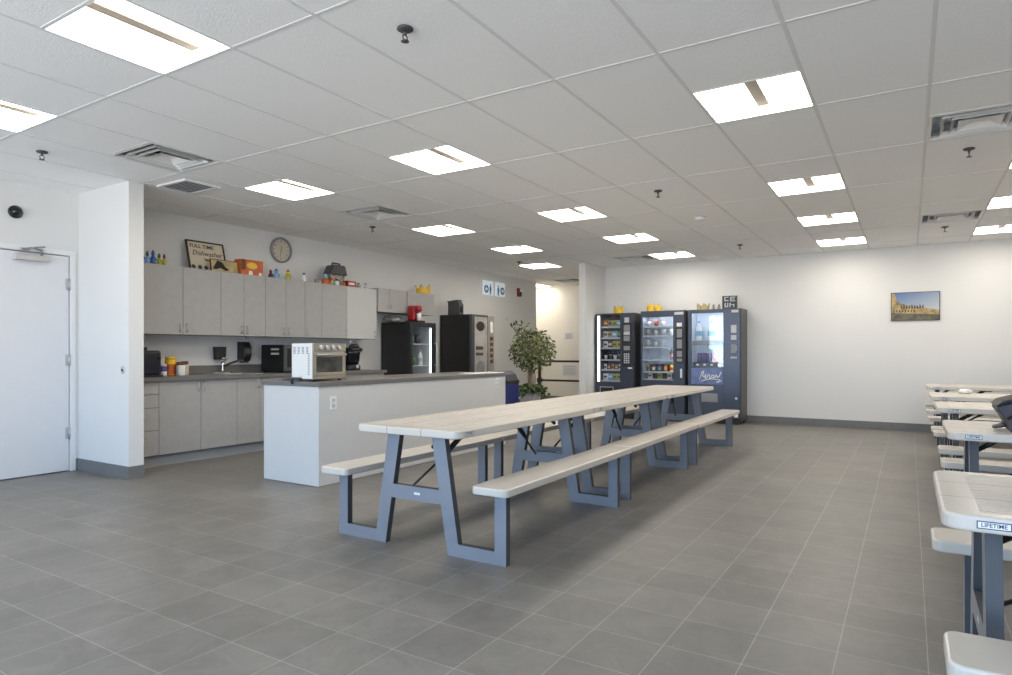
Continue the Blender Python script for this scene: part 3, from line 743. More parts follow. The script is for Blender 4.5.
# fridge with glass door
fy0, fy1, fx0, fx1, fz = 7.60, 8.225, -7.03, -6.44, 1.622
t = thing('glass_door_fridge', 'black upright drinks fridge with a glass door beside the kitchen counter', 'fridge', (-6.75, 7.87, 0))
m = MB().box(fx0, fx1 - .05, fy0, fy0 + .04, 0, fz, bev=.003).box(fx0, fx1 - .05, fy1 - .04, fy1, 0, fz, bev=.003).box(fx0, fx0 + .04, fy0 + .04, fy1 - .04, 0, fz)
m.box(fx0 + .04, fx1 - .05, fy0 + .04, fy1 - .04, fz - .05, fz).box(fx0 + .04, fx1 - .05, fy0 + .04, fy1 - .04, 0, .22)
m.build('cabinet', 'black', t)
m = MB().box(fx0 + .04, fx0 + .045, fy0 + .04, fy1 - .04, .22, fz - .05)
m.box(fx0 + .045, fx1 - .06, fy0 + .04, fy0 + .044, .22, fz - .05).box(fx0 + .045, fx1 - .06, fy1 - .044, fy1 - .04, .22, fz - .05).box(fx0 + .045, fx1 - .06, fy0 + .044, fy1 - .044, .22, .224)
m.build('liner', mat('fridge_liner', (.55, .54, .52), .5, var=.03), t)
d = MB().box(fx1 - .048, fx1, fy0, fy0 + .055, .06, fz, bev=.004).box(fx1 - .048, fx1, fy1 - .055, fy1, .06, fz, bev=.004).box(fx1 - .048, fx1, fy0 + .055, fy1 - .055, fz - .07, fz, bev=.004).box(fx1 - .048, fx1, fy0 + .055, fy1 - .055, .06, .2, bev=.004).build('door', 'black', t)
MB().box(fx1 - .03, fx1 - .022, fy0 + .055, fy1 - .055, .2, fz - .07).build('glass', 'glass', d)
MB().tube([(fx1, fy1 - .028, .95), (fx1 + .04, fy1 - .028, .97), (fx1 + .04, fy1 - .028, 1.28), (fx1, fy1 - .028, 1.30)], .010, 8).build('handle', 'lgrey', d)
MB().box(fx1 - .075, fx1 - .055, fy1 - .062, fy1 - .048, .3, fz - .08).build('light', 'led_soft', t)
MB().box(fx1 - .075, fx1 - .055, fy0 + .048, fy0 + .062, .3, fz - .08).build('light', 'led_soft', t)
for z in (.55, .94, 1.28):
    MB().box(fx0 + .05, fx1 - .06, fy0 + .046, fy1 - .062, z, z + .0114).build('shelf', 'white', t)
def pack(name, label, cat, grp, loc, kind, m1, m2='white', s=1.0, vis=True):
    x, y, z = loc
    t = thing(name, label, cat, loc, grp)
    if kind == 'can':
        MB().lathe([(.026 * s, z), (.031 * s, z + .008), (.031 * s, z + .105 * s), (.026 * s, z + .118 * s)], c=(x, y, 0), n=14).build('body', m1, t)
        MB().lathe([(.026 * s, z + .118 * s), (.027 * s, z + .122 * s)], c=(x, y, 0), n=14).build('rim', 'chrome', t)
    elif kind == 'bottle':
        MB().lathe([(.026 * s, z), (.031 * s, z + .01), (.031 * s, z + .12 * s), (.024 * s, z + .15 * s), (.012 * s, z + .175 * s), (.012 * s, z + .185 * s)], c=(x, y, 0), n=14).build('body', m1, t)
        MB().lathe([(.0315 * s, z + .05 * s), (.0315 * s, z + .1 * s)], c=(x, y, 0), n=14, cap=False).build('label', m2, t)
        MB().lathe([(.014 * s, z + .183 * s), (.014 * s, z + .205 * s)], c=(x, y, 0), n=12).build('cap', m2, t)
    elif kind == 'bag':
        m = MB(); w, h, dd = .062 * s, .155 * s, .030 * s
        n = 6; ringz = [0, .06, .2, .5, .8, .94, 1.0]; thick = [.04, .1, .7, 1.0, .7, .1, .04]
        rings = []
        for u, th in zip(ringz, thick):
            ring = []
            for q in range(12):
                a = 2 * PI * q / 12
                ring.append(m.bm.verts.new((x + w * math.copysign(abs(math.cos(a)) ** .5, math.cos(a)), y + dd * th * math.sin(a), z + h * u)))
            rings.append(ring)
        for A, B in zip(rings, rings[1:]):
            for q in range(12):
                f = m.bm.faces.new([A[q], A[(q + 1) % 12], B[(q + 1) % 12], B[q]]); f.smooth = True
        m.bm.faces.new(rings[0][::-1]); m.bm.faces.new(rings[-1])
        m.build('bag', m1, t)
        MB().box(x - w * .62, x + w * .62, y - dd * 1.03, y - dd * .9, z + h * .38, z + h * .66, bev=.002).build('label', m2, t)
    elif kind == 'bar':
        MB().box(x - .03 * s, x + .03 * s, y - .012, y + .012, z, z + .125 * s, bev=.006, seg=2).build('wrapper', m1, t)
        MB().box(x - .024 * s, x + .024 * s, y - .0135, y - .0115, z + .03 * s, z + .08 * s).build('label', m2, t)
    elif kind == 'cup':
        MB().lathe([(.026 * s, z), (.040 * s, z + .10 * s)], c=(x, y, 0), n=16).build('cup', m1, t)
        MB().lathe([(.042 * s, z + .10 * s), (.042 * s, z + .108 * s), (.036 * s, z + .112 * s)], c=(x, y, 0), n=16).build('lid', m2, t)
    return t
gf = 'food kept in the glass door fridge'
pack('food_container', 'dark tub on the middle shelf of the glass door fridge', 'container', gf, (-6.58, 7.73, .952), 'cup', 'dgrey', 'black', 1.1)
pack('food_container', 'green topped tub on the middle shelf of the glass door fridge', 'container', gf, (-6.60, 7.85, .952), 'cup', 'green', 'tan', 1.0)
pack('milk_bottle', 'white bottle at the right of the middle fridge shelf', 'bottle', gf, (-6.60, 8.03, .952), 'bottle', 'paper', 'lgrey', 1.15)
pack('food_container', 'grey tub on the top shelf of the glass door fridge', 'container', gf, (-6.60, 7.80, 1.292), 'cup', 'grey', 'dgrey', 1.2)
pack('food_container', 'black tub at the right of the top fridge shelf', 'container', gf, (-6.60, 7.96, 1.292), 'cup', 'dgrey', 'black', 1.3)
# things on the fridge
t = thing('pod_coffee_machine', 'red pod coffee machine standing on top of the black fridge', 'coffee machine', (-6.6, 7.83, fz))
MB().box(-6.67, -6.53, 7.79, 7.93, fz + .03, fz + .265, bev=.025, seg=3).build('body', 'red', t)
MB().box(-6.70, -6.45, 7.78, 7.97, fz, fz + .03, bev=.008).build('base', 'black', t)
MB().prism([(-6.54, fz + .258), (-6.48, fz + .262), (-6.465, fz + .20), (-6.49, fz + .165), (-6.54, fz + .165)], 'y', 7.80, 7.92, bev=.01).build('head', 'red', t)
MB().lathe([(.030, fz + .031), (.036, fz + .14)], c=(-6.495, 7.87, 0), n=16).build('cup', 'white', t)
t = thing('plastic_bag', 'crumpled shiny plastic wrap piled on top of the black fridge', 'plastic wrap', (-6.85, 7.66, fz))
m = MB().ball((-6.80, 7.66, fz + .045), .10, scale=(1.1, .5, .42), sub=3, jit=.012).ball((-6.92, 7.67, fz + .055), .10, scale=(1.2, .5, .5), sub=3, jit=.014)
for v in m.bm.verts: v.co.z = max(v.co.z, fz)
m.build('wrap', 'film', t)
# coffee vending machine
cy0, cy1, cx0, cx1, cz = 9.10, 9.80, -7.03, -6.34, 1.812
t = thing('coffee_vending_machine', 'tall black hot drinks vending machine against the kitchen wall', 'vending machine', (-6.7, 9.4, 0))
MB().box(cx0, cx1 - .06, cy0, cy1, 0.03, cz, bev=.004).build('cabinet', 'black', t)
MB().box(cx1 - .06, cx1, cy0, cy0 + .50, .03, cz, bev=.015, seg=3).build('door', 'dgrey', t)
MB().box(cx1, cx1 + .006, cy0 + .07, cy0 + .46, .30, cz - .04, bev=.002).build('graphic_panel', mat('brushed_panel', (.50, .48, .46), .3, metal=.3, var=.25, vscale=4), t)
MB().prism([(cy0 + .24 + .13 * math.cos(a * PI / 10), 1.61 + .085 * math.sin(a * PI / 10)) for a in range(20)], 'x', cx1 + .006, cx1 + .009).build('bean_picture', 'brown_frame', t)
MB().box(cx1 + .006, cx1 + .009, cy0 + .10, cy0 + .32, 1.20, 1.26).box(cx1 + .006, cx1 + .009, cy0 + .10, cy0 + .32, 1.10, 1.15).build('lettering', 'dgrey', t)
MB().prism([(cy0 + .24 + .13 * math.cos(a * PI / 10), .88 + .13 * math.sin(a * PI / 10)) for a in range(20)], 'x', cx1 + .006, cx1 + .009).build('cup_picture', 'grey', t)
MB().box(cx1 - .06, cx1 - .002, cy0 + .505, cy1, .03, cz, bev=.010).build('selection_panel', 'steel', t)
MB().box(cx1 - .002, cx1 + .004, cy0 + .56, cy1 - .05, 1.50, 1.70, bev=.003).build('price_card', 'paper', t)
m = MB()
for z in (1.40, 1.30, 1.2, 1.1, 1.0): m.box(cx1 - .002, cx1 + .005, cy0 + .56, cy1 - .05, z - .035, z + .03, bev=.003)
m.build('buttons', 'brown', t)
MB().box(cx0 + .04, cx1 - .08, cy0 + .04, cy1 - .04, 0, .03).build('plinth', 'black_soft', t)
t = thing('storage_box', 'black box with a round opening on top of the hot drinks machine', 'box', (-6.75, 9.15, cz))
MB().prism([(-6.90, cz), (-6.90, cz + .235), (-6.70, cz + .255), (-6.65, cz + .18), (-6.65, cz)], 'y', 9.15, 9.28, bev=.008).build('body', 'dgrey', t)
MB().lathe([(.05, 0), (.05, .012), (.04, .014)], c=(-6.655, 9.215, cz + .10), mtx=ry, n=20).build('opening', 'black_gloss', t)
MB().box(-6.92, -6.68, 9.14, 9.29, cz + .245, cz + .252, mtx=Matrix.Translation((-6.8, 0, cz + .25)) @ Matrix.Rotation(-.08, 4, 'Y') @ Matrix.Translation((6.8, 0, -cz - .25))).build('lid', 'black', t)

# clock
t = thing('wall_clock', 'round wall clock with a cream face above the upper cabinets', 'clock', (XK, 5.70, 2.51))
cc = (XK, 5.70, 2.507)
MB().lathe([(.168, 0), (.168, .03), (.155, .038), (.145, .03), (.143, .012)], c=cc, mtx=ry, n=40, cap=False).build('rim', 'grey', t)
MB().lathe([(.146, .010), (.001, .0105)], c=cc, mtx=ry, n=40, smooth=False).build('dial', 'clock_face', t)
m = MB()
for h in range(12):
    a = math.radians(90 - 30 * (h + 1)); m.text(str(h + 1), .036, face_x(XK + .012, 5.70 + .113 * math.cos(a), 2.507 + .113 * math.sin(a)))
m.build('numerals', 'ink', t)
def hand(name, ang, l, w):
    a = math.radians(ang); d_ = Vector((0, math.sin(a), math.cos(a))); n_ = Vector((0, math.cos(a), -math.sin(a)))
    c0 = Vector((XK + .016, 5.70, 2.507)); m = MB()
    p = [c0 - d_ * .02 + n_ * w, c0 + d_ * l + n_ * w * .4, c0 + d_ * l - n_ * w * .4, c0 - d_ * .02 - n_ * w]
    A = [m.bm.verts.new(q) for q in p]; B = [m.bm.verts.new(q + Vector((.002, 0, 0))) for q in p]
    m.bm.faces.new(A); m.bm.faces.new(B)
    for i in range(4): m.bm.faces.new([A[i], A[(i + 1) % 4], B[(i + 1) % 4], B[i]])
    m.build(name, 'ink', t)
hand('hour_hand', 12, .06, .004); hand('minute_hand', 192, .09, .003)

# things on top of the upper cabinets
UT = UZ1
def lean(y0, y1, h, ang, x0, z0):
    """frame leaning back against the wall: local (right, up, out) matrix at bottom left corner"""
    u = Vector((-math.sin(ang), 0, math.cos(ang))); n_ = Vector((math.cos(ang), 0, math.sin(ang))); r = Vector((0, 1, 0))
    return Matrix(((r.x, u.x, n_.x, x0), (r.y, u.y, n_.y, y0), (r.z, u.z, n_.z, z0), (0, 0, 0, 1)))
t = thing('framed_sign', 'cream framed FULL TIME Dishwasher sign leaning on the wall above the cabinets', 'sign', (-6.87, 4.5, UT))
SW, SH = .475, .365
L = lean(4.325, 0, SH, .26, -6.89, UT)
L = L @ Matrix.Rotation(0.0, 4, 'Z')
m = MB()
for a, b, c, d_ in ((0, SW, 0, .016), (0, SW, SH - .016, SH), (0, .016, .016, SH - .016), (SW - .016, SW, .016, SH - .016)): m.box(a, b, c, d_, -.012, .008, mtx=L)
m.build('frame', 'brown_frame', t)
pn = MB().box(.014, SW - .014, .014, SH - .014, -.008, .001, mtx=L).build('panel', 'cream', t)
m = MB().text('FULL TIME', .060, L @ Matrix.Translation((.190, .298, .0016)) @ Matrix.Scale(1.1, 4, (1, 0, 0)), bold=.0009)
m.text('Dishwasher', .080, L @ Matrix.Translation((.245, .215, .0016)), shear=.35, bold=.0004)
m.text('WANTED', .044, L @ Matrix.Translation((.305, .140, .0016)) @ Matrix.Scale(1.1, 4, (1, 0, 0)), bold=.002)
m.build('lettering', 'ink', pn)
m = MB()
for cx_, w in ((.05, .026), (.13, .026), (.205, .026), (.28, .026)):
    m.prism([(cx_ + w * math.cos(a * PI / 6), .045 + w * .95 * math.sin(a * PI / 6)) for a in range(12)], 'z', .0012, .0026)
    m.box(cx_ - w * .8, cx_ + w * .8, .03, .036, .0012, .003)
for v in m.bm.verts: v.co = L @ v.co
m.build('drawings', 'dgrey', pn)
t = thing('picture_board', 'small tan picture board with a black bird shape leaning below the framed sign', 'picture', (-6.82, 4.7, UT))
L = lean(4.53, 0, .16, .2, -6.80, UT)
pn = MB().box(0, .36, 0, .15, -.012, 0, mtx=L).build('board', 'tan', t)
m = MB()
m.prism([(.02, .03), (.09, .135), (.15, .12), (.19, .06), (.24, .035), (.19, .02), (.12, .05), (.07, .03)], 'z', .0005, .002)
for v in m.bm.verts: v.co = L @ v.co
m.build('silhouette', 'ink', pn)
m = MB().box(0, .36, .142, .15, -.013, .003, mtx=L).box(0, .36, 0, .008, -.013, .003, mtx=L).box(0, .008, .008, .142, -.013, .003, mtx=L).box(.352, .36, .008, .142, -.013, .003, mtx=L)
m.build('frame', 'brown', t)
t = thing('toy_box', 'orange and yellow printed toy box on the upper cabinets left of the clock', 'toy box', (-6.83, 5.06, UT))
MB().box(-6.90, -6.77, 4.895, 5.21, UT, UT + .185, bev=.003).build('carton', 'orange', t)
MB().prism([(5.05 + .075 * math.cos(a * PI / 8), UT + .115 + .04 * math.sin(a * PI / 8)) for a in range(16)], 'x', -6.77, -6.768).build('logo', 'yellow', t)
MB().box(-6.77, -6.7685, 4.90, 4.96, UT + .06, UT + .18).build('side_print', 'brown', t)
MB().prism([(5.0, UT + .005), (5.06, UT + .005), (5.05, UT + .05), (5.01, UT + .055)], 'x', -6.77, -6.767).build('figure_print', 'paper', t)
MB().prism([(5.14, UT + .005), (5.19, UT + .005), (5.18, UT + .04), (5.15, UT + .04)], 'x', -6.77, -6.767).build('figure_print', 'paper', t)

def figurine(label, y, x, h, body, head, hat=None, z=UT, w=.5, grp='figurines on the upper cabinets'):
    t = thing('figurine', label, 'figurine', (x, y, z), grp)
    r = h * w * .5
    MB().lathe([(r * .95, z), (r, z + h * .08), (r * .85, z + h * .35), (r * .5, z + h * .58)], c=(x, y, 0), n=14).build('body', body, t)
    MB().ball((x, y, z + h * .70), r * .62, sub=2).build('head', head, t)
    m = MB()
    for s in (-1, 1): m.tube([(x, y + s * r * .5, z + h * .52), (x + r * .3, y + s * r * 1.05, z + h * .38), (x + r * .6, y + s * r * .8, z + h * .28)], r * .2, 6)
    m.build('arms', body, t)
    if hat: MB().lathe([(r * .72, z + h * .78), (r * .45, z + h * .86), (r * .3, z + h), (.002, z + h * 1.01)], c=(x, y, 0), n=12).build('hat', hat, t)
figurine('small dark blue figurine beside the partition on the upper cabinets', 3.730, -6.79, .14, 'blue', 'purple', 'purple', w=.36)
figurine('green hatted figurine second from the partition on the upper cabinets', 3.787, -6.79, .13, 'lblue', 'green', 'green', w=.36)
figurine('blue figurine third from the partition on the upper cabinets', 3.848, -6.79, .145, 'blue', 'blue', 'blue', w=.40)
figurine('yellow figurine with a dark green top near the partition', 3.912, -6.79, .12, 'lime', 'green', 'green', w=.42)
figurine('yellow and brown figurine, last of the group beside the partition', 3.968, -6.79, .12, 'lime', 'red', 'brown', w=.36)
figurine('black and red figurine right of the orange toy box', 5.335, -6.79, .10, 'dgrey', 'red', 'dgrey', w=.6)
figurine('bright blue figurine below the clock', 5.42, -6.79, .12, 'lblue', 'lblue', 'blue', w=.65)
figurine('yellow figurine below the clock on the upper cabinets', 5.60, -6.79, .13, 'lime', 'yellow', 'brown', w=.55)
figurine('white figurine right of the clock on the upper cabinets', 5.86, -6.79, .115, 'white', 'white', 'dgrey', w=.6)
figurine('tiny grey figurine left of the toy barn', 6.05, -6.79, .06, 'grey', 'dgrey', None)
figurine('tiny pale figurine just left of the toy barn', 6.13, -6.79, .055, 'lgrey', 'lgrey', None)
figurine('small grey green figurine right of the red box above the cabinets', 6.86, -6.79, .085, 'grey', 'green', None, w=.7)
figurine('small pale green figurine at the right end above the cabinets', 7.0, -6.79, .095, 'lgrey', 'green', None, w=.5)
t = thing('toy_barn', 'toy barn with a black handle roof on top of the upper cabinets', 'toy', (-6.84, 6.5, UT))
MB().box(-6.92, -6.80, 6.33, 6.60, UT, UT + .15, bev=.004).build('house', mat('toy_print', (.30, .27, .22), .6, var=.6, vscale=22), t)
MB().prism([(6.31, UT + .15), (6.62, UT + .15), (6.585, UT + .27), (6.565, UT + .285), (6.395, UT + .285), (6.37, UT + .27)], 'x', -6.93, -6.77, bev=.006).build('roof', 'dgrey', t)
MB().tube([(-6.85, 6.41, UT + .28), (-6.85, 6.41, UT + .315), (-6.85, 6.55, UT + .315), (-6.85, 6.55, UT + .28)], .011, 8).build('handle', 'black', t)
figurine('orange and blue figurine standing in front of the toy barn', 6.235, -6.79, .14, 'orange', 'lblue', 'lblue', w=.8)
figurine('white and black figurine in front of the toy barn', 6.40, -6.75, .10, 'white', 'dgrey', None, w=.6)
figurine('tan figurine leaning on the toy barn', 6.315, -6.755, .11, 'tan', 'orange', None, w=.5)
figurine('dark orange figurine at the right of the toy barn', 6.53, -6.75, .085, 'orange', 'brown', None, w=.6)
t = thing('small_box', 'small red printed box right of the toy barn', 'box', (-6.83, 6.71, UT))
MB().box(-6.88, -6.77, 6.63, 6.80, UT, UT + .085, bev=.003).build('carton', 'red', t)
MB().box(-6.77, -6.768, 6.65, 6.76, UT + .03, UT + .06).build('print', 'paper', t)

def crown(label, x, y, z, w, h, axis='y', grp='small yellow ornaments', m1='yellow'):
    """jagged crown-shaped ornament: ring of five points"""
    t = thing('crown_ornament', label, 'ornament', (x, y, z), grp)
    m = MB(); n = 20; r = w / 2
    rin = r * .86
    lo_o, hi_o, lo_i, hi_i = [], [], [], []
    for k in range(n):
        a = 2 * PI * k / n; ca, sa = math.cos(a), math.sin(a) * .7
        top = h if k % 4 == 0 else (h * .72 if k % 2 else h * .5)
        lo_o.append(m.bm.verts.new((x + r * ca, y + r * sa, z))); hi_o.append(m.bm.verts.new((x + r * 1.05 * ca, y + r * 1.05 * sa, z + top)))
        lo_i.append(m.bm.verts.new((x + rin * ca, y + rin * sa, z))); hi_i.append(m.bm.verts.new((x + rin * 1.05 * ca, y + rin * 1.05 * sa, z + top)))
    for k in range(n):
        q = (k + 1) % n
        for A, B in ((lo_o, hi_o), (hi_o, hi_i), (hi_i, lo_i), (lo_i, lo_o)): m.bm.faces.new([A[k], A[q], B[q], B[k]])
    m.build('band', m1, t)
    m = MB()
    for k in range(0, n, 4):
        a = 2 * PI * k / n; m.ball((x + r * 1.05 * math.cos(a), y + r * 1.05 * .7 * math.sin(a), z + h), w * .06, sub=1)
    m.build('beads', 'tan', t)
crown('yellow crown shaped ornament on the short cabinets over the fridge', -6.84, 8.39, 2.118, .26, .14)

# wall signs and alarm at the end of the kitchen wall
def washroom_sign(label, y0, y1, left):
    t = thing('washroom_sign', label, 'sign', (XK, (y0 + y1) / 2, 2.4), 'blue and white washroom signs')
    MB().box(XK, XK + .022, y0, y1, 2.285, 2.565, bev=.006).build('panel', 'sign_white', t)
    yc = (y0 + y1) / 2
    f = yc + (.07 if left else -.085); a = yc - (.075 if left else -.07)
    m = MB().ball((XK + .023, f, 2.482), .022, scale=(.15, 1, 1)).box(XK + .022, XK + .025, f - .032, f + .032, 2.37, 2.455, bev=.001)
    m.box(XK + .022, XK + .025, f - .025, f - .004, 2.30, 2.37).box(XK + .022, XK + .025, f + .004, f + .025, 2.30, 2.37)
    m.build('figure_symbol', 'sign_blue', t)
    m = MB().lathe([(.078, .022), (.078, .026)], c=(XK, a, 2.40), mtx=ry, n=24)
    m.build('arrow_disc', 'sign_blue', t)
    s = -1 if left else 1
    MB().prism([(a + s * .055, 2.40), (a, 2.455), (a, 2.42), (a - s * .05, 2.42), (a - s * .05, 2.38), (a, 2.38), (a, 2.345)], 'x', XK + .026, XK + .028).build('arrow', 'white', t)
washroom_sign('white and blue washroom sign with an arrow pointing left', 10.48, 10.84, True)
washroom_sign('white and blue washroom sign with an arrow pointing right', 10.93, 11.28, False)
t = thing('fire_alarm', 'red fire alarm on the wall right of the washroom signs', 'fire alarm', (XK, 11.86, 2.43))
MB().box(XK, XK + .04, 11.79, 11.93, 2.35, 2.51, bev=.006).build('housing', 'red_alarm', t)
MB().box(XK + .04, XK + .075, 11.84, 11.915, 2.44, 2.50, bev=.008).build('strobe', 'white', t)
MB().lathe([(.03, 0), (.026, .02)], c=(XK + .04, 11.855, 2.40), mtx=ry, n=16).build('horn', 'black', t)
MB().box(XK, XK + .004, 11.78, 11.94, 2.34, 2.52, bev=.001).build('mount', 'red_alarm', t)

# ================================================================== BIN, TREE, HALLWAY
bx, by = -5.02, 7.95
t = thing('recycling_bin', 'blue recycling bin with a dark swing lid behind the far end of the island', 'bin', (bx, by, 0))
MB().prism(rrect(bx - .20, bx + .20, by - .17, by + .17, .03), 'z', 0, .70, bev=.008).build('body', 'bin_blue', t)
for s in (-.09, .09): MB().box(bx + s - .03, bx + s + .03, by - .176, by - .169, .1, .62, bev=.002).build('rib', 'bin_blue', t)
MB().prism(rrect(bx - .21, bx + .21, by - .18, by + .18, .04), 'z', .70, .76, bev=.01).build('collar', 'black_soft', t)
m = MB()
m.prism([(bx - .19, .755), (bx + .19, .755), (bx + .15, .84), (bx + .08, .885), (bx - .08, .885), (bx - .15, .84)], 'y', by - .16, by + .16, bev=.01)
m.build('lid', mat('bin_lid', (.03, .03, .05), .35, var=.1), t)
tx, ty = -5.465, 9.575
t = thing('potted_ficus', 'potted weeping fig tree with a round leafy crown at the end of the kitchen wall', 'potted tree', (tx, ty, 0))
MB().prism([(tx - .11, 0), (tx + .11, 0), (tx + .135, .48), (tx - .135, .48)], 'y', ty - .13, ty + .13, bev=.012).build('planter', 'planter', t)
MB().box(tx - .12, tx + .12, ty - .115, ty + .115, .465, .484).build('soil', 'soil', t)
m = MB()
for k in range(3):
    a = k * 2.1
    m.tube([(tx + .03 * math.cos(a + z * 5), ty + .03 * math.sin(a + z * 5), z) for z in (.47, .6, .75, .9, 1.05, 1.15)], [.024, .022, .02, .019, .017, .013], 7)
for k in range(12):
    a = k * 2.4; h = .95 + .04 * k
    m.tube([(tx, ty, h - .05), (tx + .14 * math.cos(a), ty + .14 * math.sin(a), h + .12), (tx + .28 * math.cos(a), ty + .28 * math.sin(a), h + .16)], [.01, .007, .004], 5)
m.tube([(tx - .05, ty, 1.2), (tx - .22, ty - .05, 1.45), (tx - .30, ty - .05, 1.68)], [.008, .006, .003], 5)
m.build('trunk', 'trunk', t)
def leaf(m, p, l, w, d_=None):
    d_ = d_ or Vector((random.uniform(-1, 1), random.uniform(-1, 1), random.uniform(-1.1, .4))).normalized()
    s_ = d_.cross(Vector((random.uniform(-1, 1), random.uniform(-1, 1), random.uniform(-1, 1)))).normalized(); n_ = d_.cross(s_)
    a, b, c, e = p, p + d_ * l * .5 + s_ * w - n_ * w * .25, p + d_ * l, p + d_ * l * .5 - s_ * w - n_ * w * .25
    mid = p + d_ * l * .5
    va, vb, vc, ve, vm = [m.bm.verts.new(q) for q in (a, b, c, e, mid)]
    for q in ((va, vb, vm), (vb, vc, vm), (vm, vc, ve), (va, vm, ve)): m.bm.faces.new(q)
m = MB()
for k in range(1150):
    while True:
        v = Vector((random.uniform(-1, 1), random.uniform(-1, 1), random.uniform(-1, 1)))
        if .35 < v.length < 1: break
    p = Vector((tx + .03 + v.x * .39, ty + v.y * .36, 1.20 + v.z * .37))
    if v.z < -.3: p.x = tx + .03 + v.x * .40
    leaf(m, p, random.uniform(.06, .10), random.uniform(.014, .022))
for k in range(60):   # sparse sprig reaching up at the left
    u = random.uniform(.2, 1); p = Vector((tx - .08 - .22 * u + random.uniform(-.12, .12), ty - .05 + random.uniform(-.08, .08), 1.38 + .32 * u + random.uniform(-.06, .06)))
    leaf(m, p, .09, .018)
m.build('foliage', 'leaf', t, recalc=False)
m = MB()
for k in range(420):
    a = random.uniform(0, 2 * PI); r = random.uniform(.05, .29); z = .50 + random.uniform(0, .10) - max(0, r - .19) * 2.2 * random.random()
    leaf(m, Vector((tx + r * math.cos(a), ty + r * math.sin(a), z)), random.uniform(.05, .09), random.uniform(.02, .032))
m.build('ivy', 'leaf2', t, recalc=False)
# stair rail in the passage
t = thing('handrail', 'dark metal two bar handrail crossing the hallway opening', 'handrail', (-6.7, 12.9, 0))
for z in (.955, .525): MB().box(-7.11, -5.2, 12.88, 12.92, z - .022, z + .022, bev=.004).build('rail', 'rail', t)
MB().box(-7.15, -7.10, 12.87, 12.93, 0, 1.0, bev=.004).build('post', 'rail', t)
MB().box(-5.25, -5.20, 12.87, 12.93, 0, 1.0, bev=.004).build('post', 'rail', t)
MB().box(-7.17, -7.08, 12.85, 12.95, .475, .575, bev=.006).build('bracket', 'rail', t)
for lb, a, b, c, d_ in (('small white notice high on the hallway wall', -6.93, -6.70, 1.46, 1.62), ('pale blue notice below the upper handrail bar on the hallway wall', -6.98, -6.62, .60, .86)):
    t = thing('wall_notice', lb, 'notice', ((a + b) / 2, YH, c), 'notices on the hallway wall')
    MB().box(a, b, YH - .004, YH, c, d_).build('sheet', mat('notice_paper', (.66, .67, .72), .7, var=.03), t)
    m = MB(); n = 5
    for k in range(n): m.box(a + .03, b - .03 - .04 * (k % 2), YH - .005, YH - .004, d_ - .03 - k * (d_ - c - .04) / n - .008, d_ - .03 - k * (d_ - c - .04) / n)
    m.build('lines', 'grey', t)

# ================================================================== VENDING MACHINES
VF, VBK = 10.70, 11.19
def vending(label, x0, x1, z1, wx0, wx1, wz0, wz1, liner, name='snack_vending_machine'):
    t = thing(name, label, 'vending machine', ((x0 + x1) / 2, VF + .25, 0), 'three vending machines on the back wall')
    ws = VF + .34
    cx0_, cx1_, cz1_ = wx0 - .004, wx1 + .022, wz1 + .022          # cavity, a little wider than the window
    m = MB().box(x0, cx0_, VF + .035, VBK, .05, z1, mi=0).box(cx1_, x1, VF + .035, VBK, .05, z1).box(cx0_, cx1_, VF + .035, VBK, .05, wz0).box(cx0_, cx1_, VF + .035, VBK, cz1_, z1).box(cx0_, cx1_, ws, VBK, wz0, cz1_)
    m.box(x1 + .0005, x1 + .004, VF + .04, VBK, .05, z1, mi=1)
    m.build('cabinet', ['vend', 'vend_side'], t)
    m = MB().box(cx0_ + .001, cx1_ - .001, ws - .004, ws - .001, wz0, cz1_)
    m.box(cx0_, cx0_ + .003, VF + .04, ws - .004, wz0, cz1_).box(cx1_ - .003, cx1_, VF + .04, ws - .004, wz0, cz1_)
    m.build('liner', liner, t)
    bz = .02
    d = MB().box(x0 + .004, wx0, VF, VF + .034, .10, z1 - .004, bev=.004).box(wx1, x1 - .004, VF, VF + .034, .10, z1 - .004, bev=.004)\
        .box(wx0, wx1, VF, VF + .034, .10, wz0, bev=.003).box(wx0, wx1, VF, VF + .034, wz1, z1 - .004, bev=.003).build('door', 'vend_door', t)
    MB().box(wx0, wx1, VF + .012, VF + .016, wz0, wz1).build('glass', 'glass', d)
    MB().box(x0 + .03, x1 - .03, VF + .05, VBK - .02, 0, .05).box(x0 + .01, x1 - .01, VF + .012, VF + .05, .012, .098).build('plinth', 'black_soft', t)
    return t, d
gold = random.Random(3)
# --- left machine
X = lambda u: on_y(u, 340, VF).x
Zl = lambda u, v: on_y(u, v, VF).z
x0, x1 = -4.765, -4.055
v1, d1 = vending('left vending machine with snack bags and a white light strip beside its window', x0, x1, 1.845, X(600.3), X(620), Zl(610, 382), Zl(610, 315), 'vend_black')
MB().box(X(597.6), X(599.9), VF - .004, VF + .002, Zl(599, 381.5), Zl(599, 316)).build('light_strip', 'led', v1)
pnl = MB().box(X(622.2), X(633), VF - .012, VF, Zl(628, 367), Zl(628, 322.5), bev=.004).build('control_panel', 'vend_black', v1)
for a, b, mm in ((325, 331, 'grey'), (331.5, 335, 'lgrey'), (335.8, 341, 'grey'), (346, 350.2, 'grey')):
    MB().box(X(624), X(630), VF - .015, VF - .011, Zl(627, b), Zl(627, a)).build('display', mm, pnl)
m = MB()
for q in range(5):
    for r in range(3): m.box(X(624.2 + r * 2), X(625.6 + r * 2), VF - .016, VF - .011, Zl(627, 354.8 + q * 2.1), Zl(627, 353.4 + q * 2.1))
m.build('keypad', 'lgrey', pnl)
MB().box(X(624.5), X(629), VF - .006, VF, Zl(627, 323), Zl(627, 317.5)).build('sticker', 'lgrey', d1)
